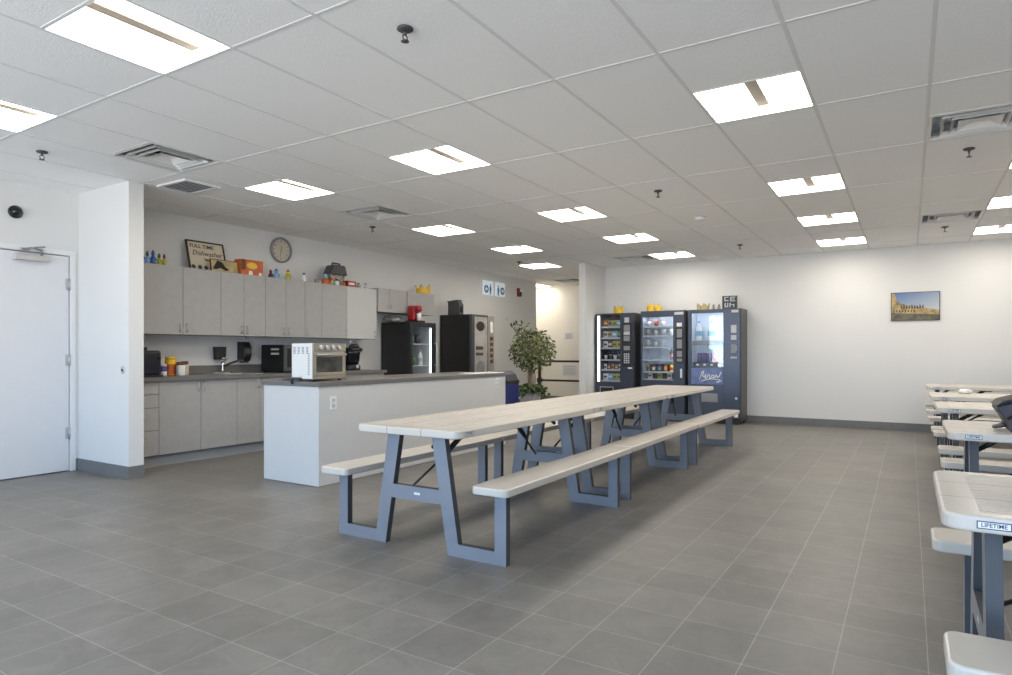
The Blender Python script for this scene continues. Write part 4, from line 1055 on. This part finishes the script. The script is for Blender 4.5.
MB().box(X(628), X(632.2), VF - .005, VF, Zl(630, 368.7), Zl(630, 367.4)).build('name_plate', 'white', d1)
m = MB().box(X(600.5), X(613.5), VF - .012, VF, .36, .545, bev=.006).build('delivery_door', 'vend_black', v1)
MB().box(X(600.2), X(613.8), VF - .016, VF - .008, .535, .55).box(X(600.2), X(600.9), VF - .016, VF - .008, .36, .535).box(X(613.1), X(613.8), VF - .016, VF - .008, .36, .535).build('rim', 'steel', m)
SHV = [326.7, 337.8, 347.8, 359.6, 369.6, 380.4]
wx0, wx1 = X(600.3), X(620)
rows1 = [('bag', ['orange', 'tan', 'lime', 'lblue']), ('bag', ['cream', 'tan', 'lblue', 'green']), ('bag', ['paper', 'brown', 'lime', 'yellow']),
         ('cup', ['paper', 'dgrey', 'paper', 'brown']), ('bar', ['paper', 'red', 'tan', 'orange', 'paper']), ('bag', ['paper', 'lblue', 'lime', 'tan'])]
ORD = ['leftmost', 'second', 'third', 'fourth', 'fifth']
SHN = ['top', 'second', 'third', 'fourth', 'fifth', 'bottom']
CN = {'orange': 'orange', 'tan': 'tan', 'lime': 'lime yellow', 'lblue': 'light blue', 'cream': 'cream', 'green': 'green', 'paper': 'white', 'brown': 'brown', 'yellow': 'yellow', 'dgrey': 'dark grey', 'red': 'red', 'purple': 'purple', 'blue': 'blue', 'black': 'black', 'lgrey': 'pale grey', 'black_gloss': 'black', 'navy': 'navy'}
KN = {'bag': 'snack_bag', 'cup': 'snack_cup', 'bar': 'candy_bar', 'bottle': 'drink_bottle', 'can': 'drink_can'}
def stock(t, which, rows, zs, wx0, wx1, sc=1.0, yy=VF + .12, bag_sc=None):
    for r, ((kind, cols), z) in enumerate(zip(rows, zs)):
        sh = MB().box(wx0 + .006, wx1 - .006, VF + .045, VF + .32, z - .012, z - .0006, bev=.002).build('shelf', 'dgrey', t)
        MB().box(wx0 + .006, wx1 - .006, VF + .038, VF + .045, z - .022, z + .006, bev=.001).build('price_rail', 'lgrey' if kind != 'bottle' else 'lgrey', sh)
        n = len(cols); step = (wx1 - wx0 - .02) / n
        for q, c in enumerate(cols):
            if c is None: continue
            alt = {'paper': 'red', 'tan': 'brown', 'lime': 'green', 'orange': 'yellow', 'lblue': 'paper', 'cream': 'brown', 'green': 'lime', 'brown': 'paper', 'yellow': 'red', 'dgrey': 'lgrey', 'red': 'yellow', 'purple': 'lblue', 'blue': 'paper', 'black': 'red', 'lgrey': 'paper', 'black_gloss': 'red', 'navy': 'red'}[c]
            pos = ORD[q] + (' from the left' if q else '')
            pack(KN[kind], '%s %s, %s on %s shelf, %s vending machine' % (CN[c], KN[kind].replace('_', ' '), pos, SHN[r], which), 'snack' if kind in ('bag', 'cup', 'bar') else 'drink',
                 KN[kind].replace('_', ' ') + 's in the %s vending machine' % which, (wx0 + .01 + step * (q + .5), yy + .01 * gold.random(), z), kind, c, alt, bag_sc if bag_sc and kind == 'bag' else sc)
stock(v1, 'left', rows1, [Zl(610, v) for v in SHV], wx0, wx1, .78)
# --- middle machine
x0, x1 = -3.93, -3.165
wx0, wx1 = X(642.3), X(673)
v2, d2 = vending('middle vending machine with a pale lit window of bottles and snacks', x0, x1, 1.862, wx0, wx1, Zl(657, 380), Zl(657, 317), 'vend_white', 'drinks_vending_machine')
pnl = MB().box(X(675.6), X(683.4), VF - .012, VF, Zl(679, 363), Zl(679, 327.5), bev=.003).build('control_panel', 'vend_black', v2)
for a, b in ((329, 337.5), (339.5, 348.5), (351, 357), (358.5, 361.5)): MB().box(X(677), X(682.2), VF - .015, VF - .011, Zl(679, b), Zl(679, a), bev=.001).build('display', 'grey', pnl)
MB().box(X(676.8), X(681.8), VF - .005, VF, Zl(679, 326.5), Zl(679, 322.8)).build('sticker', 'paper', d2)
MB().box(X(674.5), X(683.4), VF - .005, VF, Zl(679, 314.6), Zl(679, 312)).build('name_plate', 'lgrey', d2)
MB().box(X(680.4), X(682.2), VF - .02, VF, Zl(681, 377.8), Zl(681, 368.8), bev=.004).build('handle', 'white', d2)
MB().box(wx0 + .02, wx1 - .02, VF + .042, VF + .06, Zl(657, 317) + .004, Zl(657, 317) + .018).build('light_tube', 'led_bright', v2)
MB().box(wx1 + .004, wx1 + .018, VF + .042, VF + .056, Zl(657, 317) - .9, Zl(657, 317) - .02).build('light_tube', 'led_bright', v2)
MB().box(X(645), X(672), VF - .012, VF, .30, .50, bev=.006).build('delivery_door', 'vend_black', v2)
rows2 = [('cup', ['paper', 'red', 'paper', None]), ('cup', ['lgrey', 'paper', 'lgrey', 'lgrey']), ('cup', ['lgrey', 'paper', 'lgrey', None]), ('bottle', [None, None, None, None, 'navy']),
         ('bar', ['tan', 'brown', 'purple', 'orange', 'yellow']), ('bag', ['paper', 'lime', 'paper'])]
zs2 = [1.60, 1.441, 1.245, 1.03, .826, .70]
zs2[-1] = Zl(657, 380) + .012
stock(v2, 'middle', rows2, zs2, wx0, wx1, .95, bag_sc=.70)
MB().box(wx0 + .004, wx1 - .004, VF + .332, VF + .3355, zs2[-1], zs2[3] - .08).build('lower_liner', 'vend_black', v2)
# --- right machine
x0, x1 = -3.115, -2.276
wx0, wx1 = X(691.4), X(723.2)
v3, d3 = vending('right vending machine with cans in a bright window and white script below it', x0, x1, 1.858, wx0, wx1, Zl(707, 367), Zl(707, 313), 'vend_white', 'drinks_vending_machine')
MB().box(wx0 + .02, wx1 - .02, VF + .042, VF + .06, Zl(707, 313) + .004, Zl(707, 313) + .018).build('light_tube', 'led_bright', v3)
MB().box(wx1 + .004, wx1 + .018, VF + .042, VF + .056, Zl(707, 313) - .9, Zl(707, 313) - .02).build('light_tube', 'led_bright', v3)
MB().box(wx0 + .004, wx1 - .004, VF + .04, VF + .1, Zl(707, 345), Zl(707, 340.5), bev=.003).build('rail', 'grey', v3)
sh = MB().box(wx0 + .004, wx1 - .004, VF + .04, VF + .32, Zl(707, 366.8), Zl(707, 362.6) - .0006).build('shelf', 'black', v3)
for k in range(4):
    MB().lathe([(.024, 0), (.024, .006)], c=(wx0 + .09 + k * .115, VF + .04, Zl(707, 364.8)), mtx=Matrix.Rotation(PI / 2, 4, 'X') @ Matrix.Scale(.6, 4, (0, 1, 0)), n=14).build('price_disc', 'white', sh)
for k, (u, c) in enumerate(((700.2, 'purple'), (705.4, 'purple'), (710.6, 'purple'), (715.8, 'orange'))):
    pack('drink_can', '%s drink can, %s%s in the bright window of the right vending machine' % (CN[c], ORD[k], '' if k == 0 else ' from the left'), 'drink', 'cans in the right vending machine', (on_y(u, 362, VF + .16).x, VF + .13, Zl(707, 362.6)), 'can', c, 'white', 1.32)
for k, u in enumerate((699, 711)):
    pack('drink_bottle', ('pale bottle behind the upper left of the right vending machine window', 'pale bottle in the upper middle of the right vending machine window')[k], 'drink', 'bottles in the right vending machine', (on_y(u, 340, VF + .2).x, VF + .2, Zl(707, 340.4)), 'bottle', 'paper', 'lblue', 1.6)
MB().box(wx0 + .02, wx1 - .02, VF + .06, VF + .3, Zl(707, 341.2), Zl(707, 340.5)).build('shelf', 'lgrey', v3)
pn = MB().box(wx0, wx1, VF - .006, VF, Zl(707, 384.2), Zl(707, 368), bev=.002).build('graphic_panel', mat('blue_graphic', (.13, .17, .34), .3, var=.25, vscale=9), v3)
def at3(a, b): return (wx0 + (wx1 - wx0) * a, VF - .008, Zl(707, 384.2) + (Zl(707, 368) - Zl(707, 384.2)) * b)
m = MB()
pts = [(.26, .25), (.34, .75), (.40, .82), (.36, .5), (.42, .45), (.46, .62), (.44, .35), (.50, .40), (.54, .60), (.60, .55), (.57, .38), (.62, .36), (.66, .58), (.72, .55), (.68, .38), (.75, .42), (.79, .60), (.82, .42), (.88, .50), (.96, .85)]
sm = []
for a, b in zip(pts, pts[1:]):
    for q in range(4): sm.append(at3(a[0] + (b[0] - a[0]) * q / 4, a[1] + (b[1] - a[1]) * q / 4))
m.tube(sm, .007, 6); m.tube([at3(.30 + .6 * q / 10, .16 + .1 * math.sin(q / 10 * PI) + .012 * q) for q in range(11)], .006, 6)
m.tube([at3(.80 + .14 * q / 6, .18 - .05 * math.sin(q)) for q in range(7)], .008, 6)
m.build('script', 'white', pn)
for a, b, w in ((325, 333, 4), (335, 340, 4), (345.5, 351, 4), (356.5, 358.5, 5)): MB().box(X(733 - w * .5), X(734.5 + w * .5), VF - .008, VF, Zl(733, b), Zl(733, a), bev=.002).build('control_panel', 'lgrey', v3)
MB().box(X(731), X(736), VF - .012, VF - .002, Zl(733, 353), Zl(733, 344), bev=.002).build('bill_slot', 'grey', v3)
MB().box(X(731.5), X(738.5), VF - .005, VF, Zl(735, 312.4), Zl(735, 309.8)).build('name_plate', 'lgrey', d3)
MB().box(X(701.5), X(718), VF - .014, VF, Zl(710, 402), Zl(710, 393.5), bev=.006).build('delivery_door', 'grey', v3)
MB().tube([(X(736.3), VF - .008, Zl(736, 398.5)), (X(736.3), VF + .002, Zl(736, 398.5))], .02, 14).build('lock', 'steel', v3)
MB().box(X(734), X(738), VF - .004, VF, Zl(736, 417.5), Zl(736, 414)).build('sticker', 'white', d3)
MB().box(x1, x1 + .003, VF + .1, VF + .25, 1.70, 1.78).build('side_plate', 'dgrey', v3)
# things on the machines
def top_item(u0, u1, y): return on_y((u0 + u1) / 2, 308, y).x, abs(on_y(u1, 308, y).x - on_y(u0, 308, y).x)
for lb, u0, u1, z, h, mm in (('yellow crown shaped ornament on top of the left vending machine', 614, 623, 1.845, .13, 'yellow'),
                             ('yellow ornament on the left of the middle vending machine top', 647, 653.5, 1.862, .14, 'yellow'),
                             ('yellow ornament on the right of the middle vending machine top', 654.5, 661, 1.862, .12, 'yellow'),
                             ('tan yellow ornament on the left of the right vending machine top', 697, 709, 1.858, .10, 'tan')):
    x, w = top_item(u0, u1, 10.86)
    crown(lb, x, 10.86, z, w, h, m1=mm)
x, w = top_item(711, 716, 10.86)
figurine('small dark figurine left of the black framed sign on the right vending machine', 0, 0, .1, 'grey', 'brown', None, z=0, grp='figurines on the vending machines')
o = bpy.data.objects[[ob.name for ob in COL.objects if ob.get('label', '').startswith('small dark figurine left')][0]]; o.location = (x, 10.86, 1.858); o.rotation_euler = (0, 0, -PI / 2)
x, w = top_item(717, 721, 10.86)
dup(o, (x, 10.86, 1.858), 'small figurine touching the black framed sign on the right vending machine', -PI / 2)
x, w = top_item(722.5, 737, 10.84); z = 1.858; h = .215
t = thing('framed_sign', 'small black framed sign with pale lettering on top of the right vending machine', 'sign', (x, 10.84, z))
MB().box(x - w / 2, x + w / 2, 10.84, 10.875, z, z + h, bev=.004).build('board', 'black', t)
m = MB()
for a, b, c, d_ in ((.12, .42, .60, .70), (.12, .20, .70, .86), (.12, .42, .86, .93), (.52, .60, .58, .92), (.60, .88, .86, .93), (.60, .84, .72, .79), (.60, .88, .58, .65),
                    (.14, .40, .14, .22), (.14, .24, .22, .48), (.32, .40, .22, .48), (.48, .56, .14, .48), (.56, .82, .30, .37), (.74, .82, .14, .30)):
    m.box(x - w / 2 + a * w, x - w / 2 + b * w, 10.836, 10.84, z + c * h, z + d_ * h)
m.build('lettering', mat('sign_pale', (.45, .50, .52), .5, var=.05), t)
m = MB().box(x - w / 2 - .004, x + w / 2 + .004, 10.832, 10.842, z, z + .012).box(x - w / 2 - .004, x + w / 2 + .004, 10.832, 10.842, z + h - .012, z + h)
m.box(x - w / 2 - .004, x - w / 2 + .010, 10.832, 10.842, z + .012, z + h - .012).box(x + w / 2 - .010, x + w / 2 + .004, 10.832, 10.842, z + .012, z + h - .012)
m.build('frame', 'dgrey', t)

# wall picture: photo print of a yellow terraced building under a blue sky
px0, px1, pz0, pz1 = -.229, .378, 1.622, 2.040
t = thing('wall_picture', 'framed photo print of a yellow building under blue sky on the bare back wall', 'picture', ((px0 + px1) / 2, YB, pz0))
MB().box(px0, px1, YB - .02, YB, pz0, pz1, bev=.002).build('canvas', 'brown_frame', t)
def sky_print():
    m = bpy.data.materials.new('print_sky'); m.use_nodes = True; nt = m.node_tree; b = nt.nodes['Principled BSDF']; b.inputs['Roughness'].default_value = .5
    tc = nt.nodes.new('ShaderNodeTexCoord'); sp = nt.nodes.new('ShaderNodeSeparateXYZ'); ad = nt.nodes.new('ShaderNodeMath'); ad.operation = 'MULTIPLY_ADD'
    ad.inputs[1].default_value = -1.6
    nt.links.new(tc.outputs['Generated'], sp.inputs[0]); nt.links.new(sp.outputs['Z'], ad.inputs[0]); nt.links.new(sp.outputs['X'], ad.inputs[2])
    r = nt.nodes.new('ShaderNodeValToRGB'); r.color_ramp.elements[0].position = .0; r.color_ramp.elements[1].position = 1
    mr = nt.nodes.new('ShaderNodeMapRange'); mr.inputs['From Min'].default_value = -1.6; mr.inputs['From Max'].default_value = 1.0
    nt.links.new(ad.outputs[0], mr.inputs['Value']); nt.links.new(mr.outputs[0], r.inputs['Fac'])
    r.color_ramp.elements[0].color = (.05, .14, .36, 1); r.color_ramp.elements[1].color = (.62, .64, .60, 1)
    nt.links.new(r.outputs[0], b.inputs['Base Color']); return m
W_, H_ = px1 - px0, pz1 - pz0
def pp(a, b): return (px0 + a * W_, pz0 + b * H_)
MB().prism([pp(.015, .02), pp(.985, .02), pp(.985, .98), pp(.015, .98)], 'y', YB - .021, YB - .0202).build('sky_print', sky_print(), t)
MB().prism([pp(.015, .2), pp(.015, .97), pp(.09, .93), (pp(.12, .72)), pp(.2, .62), pp(.3, .56), pp(.55, .48), pp(.75, .42), pp(.985, .36), pp(.985, .2)], 'y', YB - .0216, YB - .021).build('building_print', mat('print_building', (.36, .26, .11), .5, var=.55, vscale=22), t)
MB().prism([pp(.015, .02), pp(.985, .02), pp(.985, .2), pp(.6, .23), pp(.3, .25), pp(.015, .3)], 'y', YB - .0218, YB - .0212).build('street_print', mat('print_street', (.12, .11, .07), .5, var=.5, vscale=18), t)
m = MB()
for k in range(9):
    a = .2 + k * .055; m.prism([pp(a, .42), pp(a + .035, .42), pp(a + .03, .5 + .03 * (k % 3)), pp(a + .005, .52 + .03 * ((k + 1) % 3))], 'y', YB - .0222, YB - .0214)
for k in range(8):
    a = .05 + k * .06; m.prism([pp(a, .30), pp(a + .025, .30), pp(a + .025, .38), pp(a, .38)], 'y', YB - .0222, YB - .0214)
m.build('window_print', mat('print_dark', (.06, .05, .05), .5, var=.3), t)

# ================================================================== PICNIC TABLES
TL = 0.915
def picnic_table(loc):
    t = thing('folding_picnic_table', '', 'picnic table', (0, 0, 0))
    m = MB().prism(rrect(-.385, .385, -TL, TL, .055, 6), 'z', .680, .725, bev=.009, seg=3)
    tp = m.build('tabletop', 'top', t)
    # maker's plate on the long edge
    for s, ly in ((1, -TL + .115),):
        mt = Matrix(((0, 0, 1, .3855), (1, 0, 0, ly), (0, 1, 0, .703), (0, 0, 0, 1)))
        pl = MB().box(-.036, .036, -.0085, .0085, 0, .0008, mtx=mt).build('name_plate', 'white', tp)
        m = MB().text('LIFETIME', .0155, mt @ Matrix.Translation((0, 0, .0012)) @ Matrix.Scale(.95, 4, (1, 0, 0)), ext=.0003, bold=.00025)
        m.build('lettering', mat_ink, tp)
        m = MB()
        for a, b, c, d_ in ((-.0375, .0375, -.0105, -.008), (-.0375, .0375, .008, .0105), (-.0375, -.0350, -.008, .008), (.0350, .0375, -.008, .008)): m.box(a, b, c, d_, 0, .0012, mtx=mt)
        m.build('outline', mat_ink, tp)
    for s in (-1, 1):
        MB().prism(rrect(s * .583 - .115, s * .583 + .115, -TL, TL, .035, 5), 'z', .396, .440, bev=.008, seg=3).build('bench', 'bench', t)
    for e in (-1, 1):
        ya, yb = e * (TL - .108), e * (TL - .149)
        for s in (-1, 1):
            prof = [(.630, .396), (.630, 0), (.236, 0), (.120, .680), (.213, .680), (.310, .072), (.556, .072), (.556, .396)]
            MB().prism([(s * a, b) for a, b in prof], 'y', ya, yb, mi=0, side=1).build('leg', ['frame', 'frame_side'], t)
        cb = MB().prism([(-.187, .283), (.187, .283), (.174, .365), (-.174, .365)], 'y', ya, yb, mi=0, side=1).build('crossbar', ['frame', 'frame_side'], t)
        MB().box(-.012, .033, ya - .0005 if e < 0 else ya, ya if e < 0 else ya + .0005, .318, .332).build('sticker', 'white', cb)
        m = MB().tube([(-.07, yb, .345), (-.03, yb - e * .20, .47), (-.015, yb - e * .26, .51), (-.012, yb - e * .27, .52), (.02, yb - e * .50, .68)], [.0075, .0075, .0085, .017, .020], 8)
        m.box(-.015, .055, yb - e * .56, yb - e * .46, .655, .681, bev=.003)
        m.build('brace', 'black', t)
        m = MB().tube([(.10, yb, .60), (.095, yb - e * .07, .645), (.09, yb - e * .12, .681)], .014, 8).box(.06, .13, yb - e * .16, yb - e * .06, .664, .681, bev=.003)
        m.build('latch', 'black', t)
    return t
mat_ink = mat('navy_ink', (.02, .03, .10), .5, var=.05)
pt = picnic_table((0, 0, 0))
TX = -2.476
GL = 'row of three picnic tables end to end'
pt.location = (TX, 2.860 + TL, 0); pt['label'] = 'nearest of the three picnic tables standing end to end in the middle'; pt['group'] = GL
dup(pt, (TX - .012, 4.700 + TL, 0), 'middle one of the three picnic tables standing end to end', 0.004, GL)
dup(pt, (TX - .004, 6.545 + TL, 0), 'farthest of the three picnic tables in the row, in front of the vending machines', 0.0, GL)
GR = 'picnic tables along the right edge'
for n, (xl, yc, lb) in enumerate(((.075, 2.51, 'nearest picnic table at the right edge, cut by the photo edge'),
                                  (.180, 4.67, 'second picnic table from the front at the right, with the dark bag on it'),
                                  (.188, 6.53, 'third picnic table at the right edge, behind the one with the bag'),
                                  (.180, 8.07, 'fourth picnic table at the right edge, with a crumpled white napkin on it'),
                                  (.185, 10.28, 'farthest right picnic table, nearest the back wall'))):
    dup(pt, (xl + TL, yc, 0), lb, -PI / 2, GR)

# dark bag and napkin on the right tables
t = thing('lunch_bag', 'dark grey zipped bag lying on the second right table', 'bag', (.62, 4.55, .725))
m = MB().prism([(.47, .727), (.435, .80), (.405, .85), (.41, .872), (.50, .905), (.66, .935), (.80, .93), (.86, .86), (.86, .727)], 'y', 4.40, 4.68, bev=.022, seg=3)
m.build('body', 'bag', t)
MB().prism([(.400, .868), (.43, .895), (.55, .935), (.72, .955), (.80, .945), (.80, .930), (.66, .936), (.50, .906), (.41, .873)], 'y', 4.385, 4.695, bev=.005).build('flap', 'bag_trim', t)
MB().tube([(.45, 4.397, .80), (.52, 4.388, .845), (.66, 4.385, .875), (.80, 4.39, .87)], .008, 6).build('zip', 'bag_trim', t)
MB().prism([(.50, .74), (.53, .80), (.62, .83), (.80, .83), (.82, .74)], 'y', 4.383, 4.40, bev=.006).build('pocket', 'bag', t)
MB().tube([(.47, 4.50, .765), (.43, 4.47, .755), (.405, 4.52, .745), (.43, 4.60, .742), (.48, 4.61, .765)], .012, 6).build('strap', 'dgrey', t)
o = MB().ball((.50, 8.28, .748), .06, scale=(1.1, .8, .42), sub=3, jit=.007)
for v in o.bm.verts: v.co.z = max(v.co.z, .7255)
tag(o.build('napkin', 'paper', origin=(.50, 8.28, .7255)), 'crumpled white napkin on the fourth right table', 'napkin')

# ================================================================== DAYLIGHT, CAMERA
w = bpy.data.worlds.new('sky'); SC.world = w; w.use_nodes = True
nt = w.node_tree; bg = nt.nodes['Background']; bg.inputs['Strength'].default_value = 1.0
tc = nt.nodes.new('ShaderNodeTexCoord'); sp = nt.nodes.new('ShaderNodeSeparateXYZ'); cr = nt.nodes.new('ShaderNodeMapRange'); mx = nt.nodes.new('ShaderNodeMix'); mx.data_type = 'RGBA'
cr.inputs['From Min'].default_value = -.04; cr.inputs['From Max'].default_value = .04
nt.links.new(tc.outputs['Generated'], sp.inputs[0]); nt.links.new(sp.outputs['Z'], cr.inputs['Value']); nt.links.new(cr.outputs[0], mx.inputs['Factor'])
mx.inputs['A'].default_value = (.93 * GND, .965 * GND, 1.0 * GND, 1); mx.inputs['B'].default_value = (.46 * SKY, .73 * SKY, 1.08 * SKY, 1)
nt.links.new(mx.outputs['Result'], bg.inputs['Color'])
def portal(name, loc, rot, sx, sy):
    L = bpy.data.lights.new(name, 'AREA'); L.shape = 'RECTANGLE'; L.size = sx; L.size_y = sy; L.cycles.is_portal = True
    o = bpy.data.objects.new(name, L); COL.objects.link(o); o.location = loc; o.rotation_euler = rot
for a, b in WINF: portal('window_portal', ((a + b) / 2, YF - T - .01, (WZ0 + WZ1) / 2), (PI / 2, 0, 0), b - a, WZ1 - WZ0)
for a, b in WINR: portal('window_portal', (XR + T + .01, (a + b) / 2, (WZ0 + WZ1) / 2), (PI / 2, 0, PI / 2), b - a, WZ1 - WZ0)
cam = bpy.data.cameras.new('camera'); co = bpy.data.objects.new('camera', cam); COL.objects.link(co)
cam.sensor_fit = 'HORIZONTAL'; cam.sensor_width = 36; cam.lens = FOC / 1012 * 36
cam.shift_y = (HY - 337.5) / 1012; cam.shift_x = 0
cam.clip_start = .05; cam.clip_end = 60
co.location = (0, 0, EYE); co.rotation_euler = (PI / 2, 0, YAW)
SC.camera = co
SC.view_settings.view_transform = 'Standard'; SC.view_settings.look = 'None'
SC.view_settings.gamma = 1; SC.view_settings.use_curve_mapping = False
SC.view_settings.exposure = 0.0
SC.cycles.use_denoising = True
SC.cycles.max_bounces = 10; SC.cycles.diffuse_bounces = 6; SC.cycles.transparent_max_bounces = 12
SC.cycles.sample_clamp_indirect = 6.0
SC.cycles.caustics_reflective = False; SC.cycles.caustics_refractive = False
